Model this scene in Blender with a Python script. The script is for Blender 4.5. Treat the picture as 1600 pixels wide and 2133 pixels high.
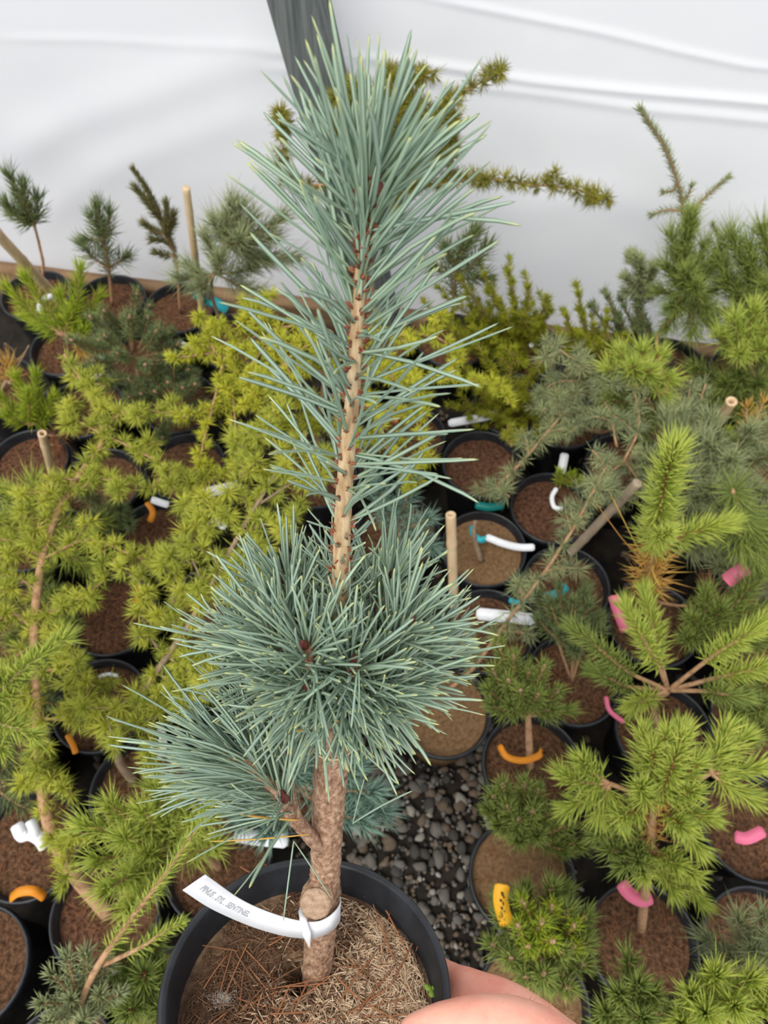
import bpy, bmesh, math, random
import numpy as np
from mathutils import Vector, Matrix, noise

# ------------------------------------------------------------------ camera, world, light, exposure
for o in list(bpy.data.objects):
    bpy.data.objects.remove(o)
scene = bpy.context.scene
C = scene.collection
IW, IH, FPX = 1600.0, 2133.0, 1540.0
PITCH = math.radians(60.0)                      # looking down at the pots
CAM = np.array([0.0, 0.0, 1.47])
RIM = 0.17                                      # height of the pot rims above the gravel
cam = bpy.data.cameras.new('camera')
cam.sensor_fit = 'VERTICAL'; cam.sensor_height = 36.0; cam.lens = 36.0 * FPX / IH
cam.clip_start = 0.02
cam.dof.use_dof = True; cam.dof.focus_distance = 0.40; cam.dof.aperture_fstop = 15.0
camo = bpy.data.objects.new('camera', cam); C.objects.link(camo)
camo.location = CAM; camo.rotation_euler = (math.pi / 2 - PITCH, 0, 0)
scene.camera = camo

w = bpy.data.worlds.new('overcast_sky'); scene.world = w; w.use_nodes = True
bg = w.node_tree.nodes['Background']
bg.inputs['Color'].default_value = (0.95, 0.97, 1.0, 1); bg.inputs['Strength'].default_value = 1.12
sun = bpy.data.lights.new('veiled_sun', 'SUN'); sun.energy = 2.5; sun.angle = math.radians(28); sun.color = (1.0, 0.965, 0.91)
suno = bpy.data.objects.new('veiled_sun', sun); C.objects.link(suno)
suno.rotation_euler = (math.radians(22), math.radians(-20), 0)
vs = scene.view_settings
vs.view_transform = 'Standard'; vs.look = 'None'; vs.gamma = 1.0; vs.use_curve_mapping = False
vs.exposure = 0.0

R_ = np.array([1.0, 0, 0]); U_ = np.array([0, math.sin(PITCH), math.cos(PITCH)]); F_ = np.array([0, math.cos(PITCH), -math.sin(PITCH)])
rng = np.random.default_rng(7)
GOLD = math.pi * (3 - math.sqrt(5))
def A(*v): return np.array(v, float)
def nrm(v): v = np.asarray(v, float); return v / (np.linalg.norm(v, axis=-1, keepdims=True) + 1e-12)
def ray(px, py): return F_ + R_ * ((px - IW / 2) / FPX) - U_ * ((py - IH / 2) / FPX)
def Cp(px, py, depth): return CAM + ray(px, py) * depth                    # a point at a distance from the camera
def H(px, py, h=0.0):                                                      # a point at height h above the rims
    d = ray(px, py); return CAM + d * ((RIM + h - CAM[2]) / d[2])
def V(y0): return lambda px, py, dy=0.0: CAM + ray(px, py) * ((y0 + dy - CAM[1]) / ray(px, py)[1])   # a point on the upright plane y = y0

# ------------------------------------------------------------------ helpers: meshes, tags, materials
def lin(c):
    c = np.array(c, float) / 255.0
    return tuple(np.where(c <= 0.04045, c / 12.92, ((c + 0.055) / 1.055) ** 2.4))
def tag(o, label, cat, group=None):
    o['label'] = label; o['category'] = cat
    if group: o['group'] = group
    return o
def link(o, parent=None):
    C.objects.link(o)
    if parent is not None: o.parent = parent
    return o
def empty(name, loc):
    o = bpy.data.objects.new(name, None); o.location = loc; o.empty_display_size = 0.02; C.objects.link(o); return o
def mkmesh(name, Vv, Fs, mat, smooth=True, col=None):
    me = bpy.data.meshes.new(name)
    Vv = np.ascontiguousarray(Vv, dtype=np.float32)
    me.vertices.add(len(Vv)); me.vertices.foreach_set('co', Vv.ravel())
    groups = [np.asarray(f, dtype=np.int32) for f in (Fs if isinstance(Fs, list) else [Fs]) if len(f)]
    nl = sum(g.size for g in groups); npol = sum(len(g) for g in groups)
    me.loops.add(nl); me.polygons.add(npol)
    me.loops.foreach_set('vertex_index', np.concatenate([g.ravel() for g in groups]))
    st = []; k = 0
    for g in groups:
        st.append(k + np.arange(len(g), dtype=np.int32) * g.shape[1]); k += g.size
    me.polygons.foreach_set('loop_start', np.concatenate(st).astype(np.int32))
    if col is not None:
        a = me.attributes.new('Col', 'FLOAT_COLOR', 'POINT')
        a.data.foreach_set('color', np.ascontiguousarray(col, dtype=np.float32).ravel())
    me.update(calc_edges=True); me.validate()
    if smooth: me.polygons.foreach_set('use_smooth', np.ones(npol, dtype=bool))
    me.materials.append(mat)
    return me
def obj(name, Vv, Fs, mat, parent=None, origin=None, smooth=True, col=None, kind=None):
    Vv = np.asarray(Vv, float)
    if origin is not None: Vv = Vv - np.asarray(origin)
    o = bpy.data.objects.new(name, mkmesh(name, Vv, Fs, mat, smooth, col))
    if origin is not None and parent is None: o.location = origin
    if kind: o['kind'] = kind
    return link(o, parent)
class MB:                                     # joins several shapes of ONE part
    def __init__(s): s.v = []; s.f3 = []; s.f4 = []; s.c = []; s.n = 0
    def add(s, Vv, Fs, col=None):
        for f in (Fs if isinstance(Fs, list) else [Fs]):
            f = np.asarray(f)
            if len(f): (s.f3 if f.shape[1] == 3 else s.f4).append(f + s.n)
        s.v.append(Vv); s.n += len(Vv)
        s.c.append(col if col is not None else np.ones((len(Vv), 4)) * 0.5)
    def build(s, name, mat, parent=None, origin=None, smooth=True, kind=None):
        Fs = []
        if s.f3: Fs.append(np.concatenate(s.f3))
        if s.f4: Fs.append(np.concatenate(s.f4))
        return obj(name, np.concatenate(s.v), Fs, mat, parent, origin, smooth, np.concatenate(s.c), kind)
def spline(pts, n=8):
    P = np.array(pts, float)
    if len(P) < 3:
        t = np.linspace(0, 1, n + 1)[:, None]; return P[0] * (1 - t) + P[1] * t
    P = np.vstack([2 * P[0] - P[1], P, 2 * P[-1] - P[-2]]); out = []
    for i in range(1, len(P) - 2):
        p0, p1, p2, p3 = P[i - 1], P[i], P[i + 1], P[i + 2]
        for t in np.linspace(0, 1, n, endpoint=False):
            out.append(0.5 * (2 * p1 + (p2 - p0) * t + (2 * p0 - 5 * p1 + 4 * p2 - p3) * t * t + (3 * p1 - p0 - 3 * p2 + p3) * t ** 3))
    out.append(P[-2]); return np.array(out)
def frames(P):
    T = nrm(np.gradient(P, axis=0)); N = np.zeros_like(T)
    a = A(0, 0, 1) if abs(T[0][2]) < 0.9 else A(1, 0, 0)
    N[0] = nrm(np.cross(T[0], a))
    for i in range(1, len(P)):
        N[i] = nrm(N[i - 1] - T[i] * np.dot(N[i - 1], T[i]))
    return T, N, np.cross(T, N)
def tube(P, r, k=8, rough=0.0, nsc=60.0, caps=True):
    P = np.array(P, float); n = len(P); r = np.broadcast_to(np.asarray(r, float), (n,))
    T, N, B = frames(P); th = np.linspace(0, 2 * math.pi, k, endpoint=False)
    ringd = N[:, None] * np.cos(th)[None, :, None] + B[:, None] * np.sin(th)[None, :, None]
    rr = np.repeat(r[:, None], k, 1)
    if rough:
        for i in range(n):
            for j in range(k):
                q = (P[i] + ringd[i, j] * r[i]) * nsc
                rr[i, j] *= 1 + rough * noise.noise(q) + 0.5 * rough * noise.noise(q * 2.3)
    Vv = (P[:, None] + ringd * rr[:, :, None]).reshape(-1, 3)
    i, j = np.meshgrid(np.arange(n - 1), np.arange(k), indexing='ij'); j2 = (j + 1) % k
    F = np.stack([i * k + j, i * k + j2, (i + 1) * k + j2, (i + 1) * k + j], -1).reshape(-1, 4)
    Fs = [F]
    if caps:
        Vv = np.vstack([Vv, P[:1], P[-1:]]); a, b = n * k, n * k + 1; jj = np.arange(k); j2 = (jj + 1) % k
        Fs = [np.vstack([np.stack([np.full(k, a), j2, jj], -1), np.stack([np.full(k, b), (n - 1) * k + jj, (n - 1) * k + j2], -1)]), F]
    return Vv, Fs
def lathe(prof, k=48, M=None, closed=False):
    prof = np.array(prof, float); n = len(prof); th = np.linspace(0, 2 * math.pi, k, endpoint=False)
    Vv = np.stack([prof[:, None, 0] * np.cos(th), prof[:, None, 0] * np.sin(th), np.repeat(prof[:, 1:2], k, 1)], -1).reshape(-1, 3)
    m = n if closed else n - 1
    i, j = np.meshgrid(np.arange(m), np.arange(k), indexing='ij'); j2 = (j + 1) % k; i2 = (i + 1) % n
    F = np.stack([i * k + j, i * k + j2, i2 * k + j2, i2 * k + j], -1).reshape(-1, 4)
    return Vv, F
def ribbon(P, wdir, wid, th=0.0006):          # a bent strip with thickness
    P = np.array(P, float); n = len(P); wdir = nrm(np.broadcast_to(np.asarray(wdir, float), (n, 3)))
    T = nrm(np.gradient(P, axis=0)); wdir = nrm(wdir - T * (wdir * T).sum(1, keepdims=True)); N = np.cross(T, wdir)
    wid = np.broadcast_to(np.asarray(wid, float), (n,))[:, None] / 2
    Vv = np.stack([P - wdir * wid - N * th, P + wdir * wid - N * th, P + wdir * wid + N * th, P - wdir * wid + N * th], 1).reshape(-1, 3)
    i, j = np.meshgrid(np.arange(n - 1), np.arange(4), indexing='ij'); j2 = (j + 1) % 4
    F = np.stack([i * 4 + j, i * 4 + j2, (i + 1) * 4 + j2, (i + 1) * 4 + j], -1).reshape(-1, 4)
    F = np.vstack([F, [[3, 2, 1, 0]], [[(n - 1) * 4 + q for q in range(4)]]])
    return Vv, F
def spikes(B, D, L, W, bend=None, side=3, rings=(0.0, 0.5), prof=(0.75, 1.0), stripe=False, rnd=None):
    """needles: base points, directions, lengths, widths -> vertices, tris, Col(t, random, stripe)"""
    B = np.asarray(B, float); D = nrm(D); n = len(B); L = np.broadcast_to(L, (n,)); W = np.broadcast_to(W, (n,))
    ref = np.where(np.abs(D[:, 2:3]) < 0.9, A(0, 0, 1), A(1, 0, 0)); X = nrm(np.cross(D, ref)); Y = np.cross(D, X)
    a0 = rng.uniform(0, 6.28, n)
    bend = np.zeros((n, 3)) if bend is None else bend
    th = np.linspace(0, 2 * math.pi, side, endpoint=False); vs_ = []; cs = []
    rnd = rng.uniform(0, 1, n) if rnd is None else rnd
    for t, p in zip(rings, prof):
        c = B + D * (L * t)[:, None] + bend * (L * t * t)[:, None]
        for q, a in enumerate(th):
            ang = a0 + a; sq = 0.55 if side == 4 and q % 2 else 1.0
            vs_.append(c + (X * np.cos(ang)[:, None] + Y * np.sin(ang)[:, None]) * (W * p * 0.5 * sq)[:, None])
            cs.append(np.stack([np.full(n, t), rnd, np.full(n, float(q % 2) if stripe else 0.0), np.ones(n)], -1))
    vs_.append(B + D * L[:, None] + bend * L[:, None]); cs.append(np.stack([np.ones(n), rnd, np.zeros(n), np.ones(n)], -1))
    Vv = np.stack(vs_, 1); m = Vv.shape[1]; Cc = np.stack(cs, 1).reshape(-1, 4)
    f = []
    for r in range(len(rings) - 1):
        for q in range(side):
            a, b = r * side + q, r * side + (q + 1) % side; f += [[a, b, b + side], [a, b + side, a + side]]
    r = len(rings) - 1
    for q in range(side): f.append([r * side + q, r * side + (q + 1) % side, m - 1])
    F = (np.array(f)[None] + (np.arange(n) * m)[:, None, None]).reshape(-1, 3)
    return Vv.reshape(-1, 3), F, Cc

def nodes(name):
    m = bpy.data.materials.new(name); m.use_nodes = True; nt = m.node_tree
    return m, nt, nt.nodes['Principled BSDF'], nt.nodes.new, nt.links.new
def mix(nt, fac, a, b, typ='MIX'):
    n = nt.nodes.new('ShaderNodeMix'); n.data_type = 'RGBA'; n.blend_type = typ
    for sock, v in ((n.inputs[0], fac), (n.inputs[6], a), (n.inputs[7], b)):
        if isinstance(v, bpy.types.NodeSocket): nt.links.new(v, sock)
        elif isinstance(v, (int, float)): sock.default_value = v
        else: sock.default_value = (*v, 1)
    return n.outputs[2]
def ramp(nt, fac, stops):
    n = nt.nodes.new('ShaderNodeValToRGB'); nt.links.new(fac, n.inputs[0]); el = n.color_ramp.elements
    while len(el) < len(stops): el.new(0.5)
    for e, (p, c) in zip(el, stops): e.position = p; e.color = (*c, 1)
    return n.outputs[0]
def noisetex(nt, scale, detail=4, coord='Object', rough=0.6, stretch=None):
    tc = nt.nodes.new('ShaderNodeTexCoord'); n = nt.nodes.new('ShaderNodeTexNoise')
    n.inputs['Scale'].default_value = scale; n.inputs['Detail'].default_value = detail; n.inputs['Roughness'].default_value = rough
    src = tc.outputs[coord]
    if stretch:
        mp = nt.nodes.new('ShaderNodeMapping'); mp.inputs['Scale'].default_value = stretch; nt.links.new(src, mp.inputs[0]); src = mp.outputs[0]
    nt.links.new(src, n.inputs['Vector']); return n.outputs[0]
def bump(nt, b, h, s=0.4, d=0.002):
    n = nt.nodes.new('ShaderNodeBump'); n.inputs['Strength'].default_value = s; n.inputs['Distance'].default_value = d
    nt.links.new(h, n.inputs['Height']); nt.links.new(n.outputs[0], b.inputs['Normal'])
def mat_needle(name, base, mid, tip, alt, rough=0.55, stripe=None, trans=0.0, tip_at=0.93):
    m, nt, b, nn, ln = nodes(name)
    at = nn('ShaderNodeAttribute'); at.attribute_name = 'Col'; sp = nn('ShaderNodeSeparateColor'); ln(at.outputs['Color'], sp.inputs[0])
    c = ramp(nt, sp.outputs[0], [(0.0, lin(base)), (0.3, lin(mid)), (tip_at - 0.08, lin(mid)), (tip_at, lin(tip))])
    c = mix(nt, sp.outputs[1], c, mix(nt, 0.85, c, lin(alt)))
    if stripe: c = mix(nt, sp.outputs[2], c, mix(nt, 0.6, c, lin(stripe)))
    ln(c, b.inputs['Base Color']); b.inputs['Roughness'].default_value = rough; b.inputs['Specular IOR Level'].default_value = 0.35
    if trans:
        t = nn('ShaderNodeBsdfTranslucent'); ln(c, t.inputs[0]); mx = nn('ShaderNodeMixShader'); mx.inputs[0].default_value = trans
        ln(b.outputs[0], mx.inputs[1]); ln(t.outputs[0], mx.inputs[2]); ln(mx.outputs[0], nt.nodes['Material Output'].inputs[0])
    return m
def mat_noise(name, cols, scale=60, rough=0.8, bmp=0.4, bd=0.002, stretch=None, detail=5, spec=0.3):
    m, nt, b, nn, ln = nodes(name); f = noisetex(nt, scale, detail, stretch=stretch)
    k = len(cols); c = ramp(nt, f, [(0.28 + 0.44 * i / max(1, k - 1), lin(x)) for i, x in enumerate(cols)])
    ln(c, b.inputs['Base Color']); b.inputs['Roughness'].default_value = rough; b.inputs['Specular IOR Level'].default_value = spec
    if bmp: bump(nt, b, f, bmp, bd)
    return m
def mat_plain(name, c, rough=0.6, spec=0.3):
    return mat_noise(name, [np.array(c) * 0.92, c], 25, rough, 0, spec=spec)

M = {}
M['blue'] = mat_needle('blue_pine_needle', (126, 150, 90), (136, 162, 128), (200, 200, 104), (104, 134, 122), 0.40, (200, 216, 196), 0.12, 0.965)
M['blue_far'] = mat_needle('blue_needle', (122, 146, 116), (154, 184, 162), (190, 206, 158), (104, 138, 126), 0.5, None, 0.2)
M['gold'] = mat_needle('gold_larch_needle', (190, 182, 44), (224, 222, 76), (242, 238, 124), (184, 190, 60), 0.55, None, 0.35)
M['goldgreen'] = mat_needle('golden_green_larch_needle', (184, 180, 54), (220, 220, 88), (238, 238, 136), (170, 182, 74), 0.55, None, 0.35)
M['larch_top'] = mat_needle('olive_larch_needle', (138, 128, 40), (174, 166, 58), (192, 184, 84), (126, 128, 54), 0.55, None, 0.25)
M['lime'] = mat_needle('lime_pine_needle', (180, 196, 76), (216, 222, 104), (242, 240, 144), (162, 186, 80), 0.5, None, 0.35)
M['green'] = mat_needle('green_pine_needle', (128, 142, 60), (168, 180, 88), (206, 208, 118), (110, 134, 66), 0.5, None, 0.28)
M['yellowgreen'] = mat_needle('yellow_green_needle', (166, 182, 44), (200, 208, 58), (232, 222, 84), (134, 168, 52), 0.5, None, 0.35)
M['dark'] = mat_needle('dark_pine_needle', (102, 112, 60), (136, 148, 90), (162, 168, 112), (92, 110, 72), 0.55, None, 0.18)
M['grey'] = mat_needle('grey_green_cedar_needle', (150, 154, 104), (184, 190, 134), (204, 204, 146), (138, 152, 114), 0.55, None, 0.25)
M['olive'] = mat_needle('olive_brown_needle', (112, 104, 56), (120, 116, 66), (142, 132, 78), (98, 100, 62), 0.6, None, 0.15)
M['thuja'] = mat_needle('golden_scale_leaf', (136, 138, 26), (184, 182, 38), (224, 212, 56), (120, 138, 40), 0.55, None, 0.35)
M['deadyellow'] = mat_needle('yellowed_needle', (206, 166, 70), (216, 182, 84), (220, 190, 92), (196, 132, 76), 0.6, None, 0.1)
M['deadbrown'] = mat_needle('brown_dead_needle', (150, 96, 60), (164, 110, 72), (182, 134, 94), (136, 88, 58), 0.7)
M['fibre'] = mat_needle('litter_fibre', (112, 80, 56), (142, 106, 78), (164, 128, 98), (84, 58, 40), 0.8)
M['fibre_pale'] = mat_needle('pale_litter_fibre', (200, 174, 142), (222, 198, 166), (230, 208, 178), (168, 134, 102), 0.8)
M['bark'] = mat_noise('pine_bark', [(92, 64, 48), (146, 112, 88), (180, 146, 120), (208, 182, 156)], 380, 0.88, 0.9, 0.0025, detail=9, stretch=(1, 0.8, 0.6))
M['stem'] = mat_noise('young_stem', [(148, 116, 82), (188, 160, 122), (214, 194, 160)], 420, 0.75, 0.5, 0.0012, stretch=(1, 0.35, 0.12))
M['scale'] = mat_noise('bud_scale', [(96, 48, 34), (140, 80, 58), (176, 118, 90)], 500, 0.7, 0.2, 0.0005)
M['bud'] = mat_noise('pine_bud', [(84, 38, 34), (122, 62, 52)], 500, 0.6, 0.2, 0.0005)
M['budpink'] = mat_noise('pale_pine_bud', [(188, 138, 112), (214, 176, 150)], 500, 0.7, 0)
M['twig'] = mat_noise('twig_bark', [(132, 96, 68), (172, 134, 100), (186, 150, 116)], 120, 0.85, 0.4, 0.001)
M['twiggrey'] = mat_noise('grey_twig_bark', [(124, 104, 84), (164, 142, 116)], 120, 0.85, 0.4, 0.001)
M['cane'] = mat_noise('bamboo_cane', [(176, 146, 112), (206, 178, 142), (216, 192, 160)], 40, 0.6, 0.15, 0.001, stretch=(1, 1, 0.2))
M['canegrey'] = mat_noise('weathered_cane', [(146, 128, 108), (186, 168, 146)], 40, 0.7, 0.15, 0.001, stretch=(1, 1, 0.2))
M['pot'] = mat_noise('black_pot_plastic', [(24, 26, 30), (33, 36, 41), (46, 49, 55)], 40, 0.42, 0.15, 0.0008, spec=0.5)
M['potbrown'] = mat_noise('tan_pot_plastic', [(120, 92, 56), (142, 110, 70)], 40, 0.5, 0.1)
def mat_soil(name, cols, sc=150): return mat_noise(name, cols, sc, 0.95, 0.9, 0.004, detail=8, spec=0.1)
M['soil'] = mat_soil('potting_soil', [(44, 30, 22), (78, 55, 40), (104, 76, 56), (130, 100, 76)])
M['soilred'] = mat_soil('reddish_bark_soil', [(42, 29, 22), (76, 52, 39), (102, 72, 54), (120, 88, 66)])
M['soiltan'] = mat_soil('sandy_soil', [(92, 70, 48), (126, 98, 70), (146, 116, 84)])
M['white'] = mat_plain('white_tag_plastic', (238, 240, 244), 0.42)
M['teal'] = mat_plain('teal_tag_plastic', (44, 170, 182), 0.4)
M['tealdark'] = mat_plain('dark_teal_tape', (14, 112, 106), 0.4)
M['pink'] = mat_plain('pink_tag_plastic', (232, 116, 148), 0.5)
M['orange'] = mat_plain('orange_tag_plastic', (226, 142, 36), 0.45)
M['yellow'] = mat_plain('yellow_tag_plastic', (238, 176, 44), 0.45)
M['red'] = mat_plain('red_tag_plastic', (196, 50, 44), 0.5)
M['ink'] = mat_plain('faded_grey_ink', (172, 174, 178), 0.7)
M['ink_and_bore_shade'] = mat_plain('black_ink_and_bore_shade', (50, 40, 24), 0.7)  # tag print, and the shade painted inside the hollow canes

# ------------------------------------------------------------------ the setting: gravel ground, sheet wall, board, post
def struct(o): o['kind'] = 'structure'; return o
gm = mat_noise('dark_earth', [(20, 17, 14), (36, 31, 26), (50, 43, 36)], 30, 0.95, 0.8, 0.006)
n = 60; gx, gy = np.meshgrid(np.linspace(-3.2, 3.2, n), np.linspace(-1.6, 3.2, n), indexing='ij')
gz = np.array([[0.006 * noise.noise((x * 6, y * 6, 0)) - 0.008 for x, y in zip(r1, r2)] for r1, r2 in zip(gx, gy)])
i, j = np.meshgrid(np.arange(n - 1), np.arange(n - 1), indexing='ij')
ground = struct(obj('ground', np.stack([gx, gy, gz], -1).reshape(-1, 3), np.stack([i * n + j, (i + 1) * n + j, (i + 1) * n + j + 1, i * n + j + 1], -1).reshape(-1, 4), gm))
def stone_mat(name, a, b): return mat_noise(name, [a, b, np.array(b) * 1.06], 55, 0.8, 0.4, 0.002)
SM = [stone_mat('grey_gravel', (70, 68, 63), (104, 99, 92)), stone_mat('brown_gravel', (68, 58, 48), (98, 84, 70)),
      stone_mat('dark_gravel', (42, 41, 39), (66, 63, 59)), stone_mat('pale_gravel', (104, 100, 92), (142, 136, 126))]
bm = bmesh.new(); bmesh.ops.create_icosphere(bm, subdivisions=2, radius=1.0)
IV = np.array([v.co[:] for v in bm.verts]); IF = np.array([[v.index for v in f.verts] for f in bm.faces]); bm.free()
bm = bmesh.new(); bmesh.ops.create_icosphere(bm, subdivisions=1, radius=1.0)
JV = np.array([v.co[:] for v in bm.verts]); JF = np.array([[v.index for v in f.verts] for f in bm.faces]); bm.free()
def pebble(Vv, seed, r):
    q = np.array([1 + 0.45 * noise.noise(Vector(v) * 1.1 + Vector((seed * 3.1, 0, 0))) + 0.16 * noise.noise(Vector(v) * 2.6 + Vector((0, seed * 1.7, 0))) for v in Vv])
    s = A(1, rng.uniform(0.62, 0.95), rng.uniform(0.42, 0.68)); a = rng.uniform(0, 6.28)
    P = Vv * q[:, None] * s * r; c, s_ = math.cos(a), math.sin(a)
    return np.stack([P[:, 0] * c - P[:, 1] * s_, P[:, 0] * s_ + P[:, 1] * c, P[:, 2]], -1)
smesh = [[mkmesh('stone', pebble(IV, k + 10 * q, 1.0), IF, SM[q], False) for k in range(6)] for q in range(4)]
x0, y0_, x1, y1_ = -0.12, 0.02, 0.26, 0.52       # the open aisle
for k in range(300):
    x, y = rng.uniform(x0, x1), rng.uniform(y0_, y1_); r = rng.uniform(0.007, 0.0145) * (1.2 if k % 9 == 0 else 1)
    o = bpy.data.objects.new('stone', smesh[rng.choice(4, p=[0.36, 0.32, 0.20, 0.12])][rng.integers(6)])
    o.location = (x, y, r * 0.3 + 0.001); o.scale = (r, r, r); o.rotation_euler = (rng.uniform(-.3, .3), rng.uniform(-.3, .3), rng.uniform(0, 6.3)); link(o, ground)
gv = [MB() for _ in range(4)]
for k in range(4200):
    if k < 2500: x, y = rng.uniform(x0 - .05, x1 + .05), rng.uniform(y0_ - .06, y1_ + .08); r = rng.uniform(0.003, 0.007)
    else: x, y = rng.uniform(-0.95, 0.95), rng.uniform(-0.35, 1.2); r = rng.uniform(0.006, 0.014)
    gv[rng.choice(4, p=[0.30, 0.36, 0.26, 0.08])].add(pebble(JV, k, r) + A(x, y, r * 0.25), JF)
for g, m_ in zip(gv, SM): g.build('gravel', m_, ground, smooth=False, kind='stuff')

# wall sheet: runs past the board line seen below the fabric
Wa, Wb = H(100, 548, -0.045), H(1160, 670, -0.045)
We = nrm((Wb - Wa) * A(1, 1, 0)); Wn = A(We[1], -We[0], 0)           # Wn faces the camera
if Wn[1] > 0: Wn = -Wn
def onwall(px, py, off=0.0):
    d = ray(px, py); return CAM + d * (np.dot(Wa + Wn * off - CAM, Wn) / np.dot(d, Wn))
def uz(px, py): p = onwall(px, py); return np.dot(p - Wa, We), p[2]
FOLDS = []
def fold(pts, amp, wid): q = np.array([uz(*p) for p in pts]); FOLDS.append((q[:, 0], q[:, 1], amp, wid))
fold([(560, 108), (720, 116), (950, 142), (1100, 166), (1350, 192), (1600, 214)], 0.007, 0.009)
fold([(560, 140), (900, 168), (1150, 196), (1350, 226), (1600, 252)], 0.005, 0.011)
fold([(860, -6), (1000, 18), (1250, 66), (1420, 108), (1560, 138)], 0.004, 0.007)
fold([(-40, 78), (200, 82), (360, 94), (560, 96)], 0.002, 0.010)
fold([(1050, 420), (1250, 400), (1450, 455), (1600, 440)], 0.008, 0.05)
fold([(0, 330), (150, 250), (300, 200), (520, 120)], 0.010, 0.05)
fold([(60, 470), (260, 330), (500, 240)], 0.008, 0.05)
us = np.linspace(-2.6, 4.0, 420); zs = np.concatenate([np.linspace(0.02, 0.3, 30), np.linspace(0.31, 1.1, 260), np.linspace(1.12, 2.4, 40)])
Uu, Zz = np.meshgrid(us, zs, indexing='ij'); Dd = np.zeros_like(Uu)
for fu, fz, amp, wid in FOLDS:
    zc = np.interp(us, fu, fz)[:, None]; fade = (np.clip((us - fu[0]) / 0.15 + 0.3, 0, 1) * np.clip((fu[-1] - us) / 0.15 + 1, 0, 1))[:, None]
    Dd += amp * fade * np.exp(-((Zz - zc) / wid) ** 2)
Dd += np.array([[0.012 * noise.noise((u * 1.3, z * 1.7, 2.0)) + 0.004 * noise.noise((u * 3.1 + z * 2, z * 5, 5.0)) for z in zs] for u in us])
WV = Wa[None, None] * A(1, 1, 0) + Uu[..., None] * We + Zz[..., None] * A(0, 0, 1) + Dd[..., None] * Wn
nu, nz = len(us), len(zs); i, j = np.meshgrid(np.arange(nu - 1), np.arange(nz - 1), indexing='ij')
wm, nt, b, nn, ln = nodes('white_poly_sheet')
c = mix(nt, noisetex(nt, 9, 3), lin((244, 245, 249)), lin((252, 252, 253))); ln(c, b.inputs['Base Color']); b.inputs['Roughness'].default_value = 0.45
t = nn('ShaderNodeBsdfTranslucent'); ln(c, t.inputs[0]); mx = nn('ShaderNodeMixShader'); mx.inputs[0].default_value = 0.45
ln(b.outputs[0], mx.inputs[1]); ln(t.outputs[0], mx.inputs[2]); ln(mx.outputs[0], nt.nodes['Material Output'].inputs[0])
bump(nt, b, noisetex(nt, 420, 2, stretch=(0.25, 0.25, 1)), 0.05, 0.001)
struct(obj('wall_back', WV.reshape(-1, 3), np.stack([i * nz + j, (i + 1) * nz + j, (i + 1) * nz + j + 1, i * nz + j + 1], -1).reshape(-1, 4), wm))
# timber board along the foot of the sheet
bmat = mat_noise('weathered_board', [(110, 84, 60), (146, 116, 86), (164, 136, 104)], 30, 0.85, 0.4, 0.002, stretch=(0.15, 0.15, 1))
bu = np.linspace(-2.6, 4.0, 90); mb = MB(); rows = []
for u in bu:
    wob = 0.006 * noise.noise((u * 2.2, 0, 7)); p = Wa * A(1, 1, 0) + We * u
    rows.append([p + Wn * 0.014 + A(0, 0, -0.01), p + Wn * 0.050 + A(0, 0, -0.01), p + Wn * 0.050 + A(0, 0, 0.119 + wob), p + Wn * 0.046 + A(0, 0, 0.125 + wob), p + Wn * 0.014 + A(0, 0, 0.125 + wob)])
rows = np.array(rows); k = 5; nb = len(bu); i, j = np.meshgrid(np.arange(nb - 1), np.arange(k), indexing='ij'); j2 = (j + 1) % k
struct(obj('baseboard_back', rows.reshape(-1, 3), np.stack([i * k + j, i * k + j2, (i + 1) * k + j2, (i + 1) * k + j], -1).reshape(-1, 4), bmat, smooth=False))
# square timber post standing in front of the sheet
pm = mat_noise('grey_post_wood', [(58, 62, 62), (86, 92, 92), (112, 116, 114), (92, 98, 98)], 26, 0.85, 0.5, 0.002, stretch=(3, 3, 0.12))
top, mid = onwall(623, -4, 0.085), onwall(688, 255, 0.085); dirp = nrm(top - mid); foot = mid - dirp * (mid[2] / dirp[2]); head = foot + dirp * 2.5
X1 = nrm(We - dirp * np.dot(We, dirp)); Y1 = nrm(np.cross(dirp, X1)); hw = 0.041; ch = 0.004; pr = []
prof = [(-hw + ch, -hw), (hw - ch, -hw), (hw, -hw + ch), (hw, hw - ch), (hw - ch, hw), (-hw + ch, hw), (-hw, hw - ch), (-hw, -hw + ch)]
Tn = 40
for q in range(Tn + 1):
    p = foot + (head - foot) * q / Tn; pr += [p + X1 * a * (1 + 0.015 * noise.noise((q * .4, a * 30, b_))) + Y1 * b_ for a, b_ in prof]
i, j = np.meshgrid(np.arange(Tn), np.arange(8), indexing='ij'); j2 = (j + 1) % 8
F = np.stack([i * 8 + j, i * 8 + j2, (i + 1) * 8 + j2, (i + 1) * 8 + j], -1).reshape(-1, 4)
tag(obj('timber_post', np.array(pr), F, pm, None, foot, smooth=False), 'grey weathered square timber post leaning against the white sheet wall', 'post')

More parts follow.
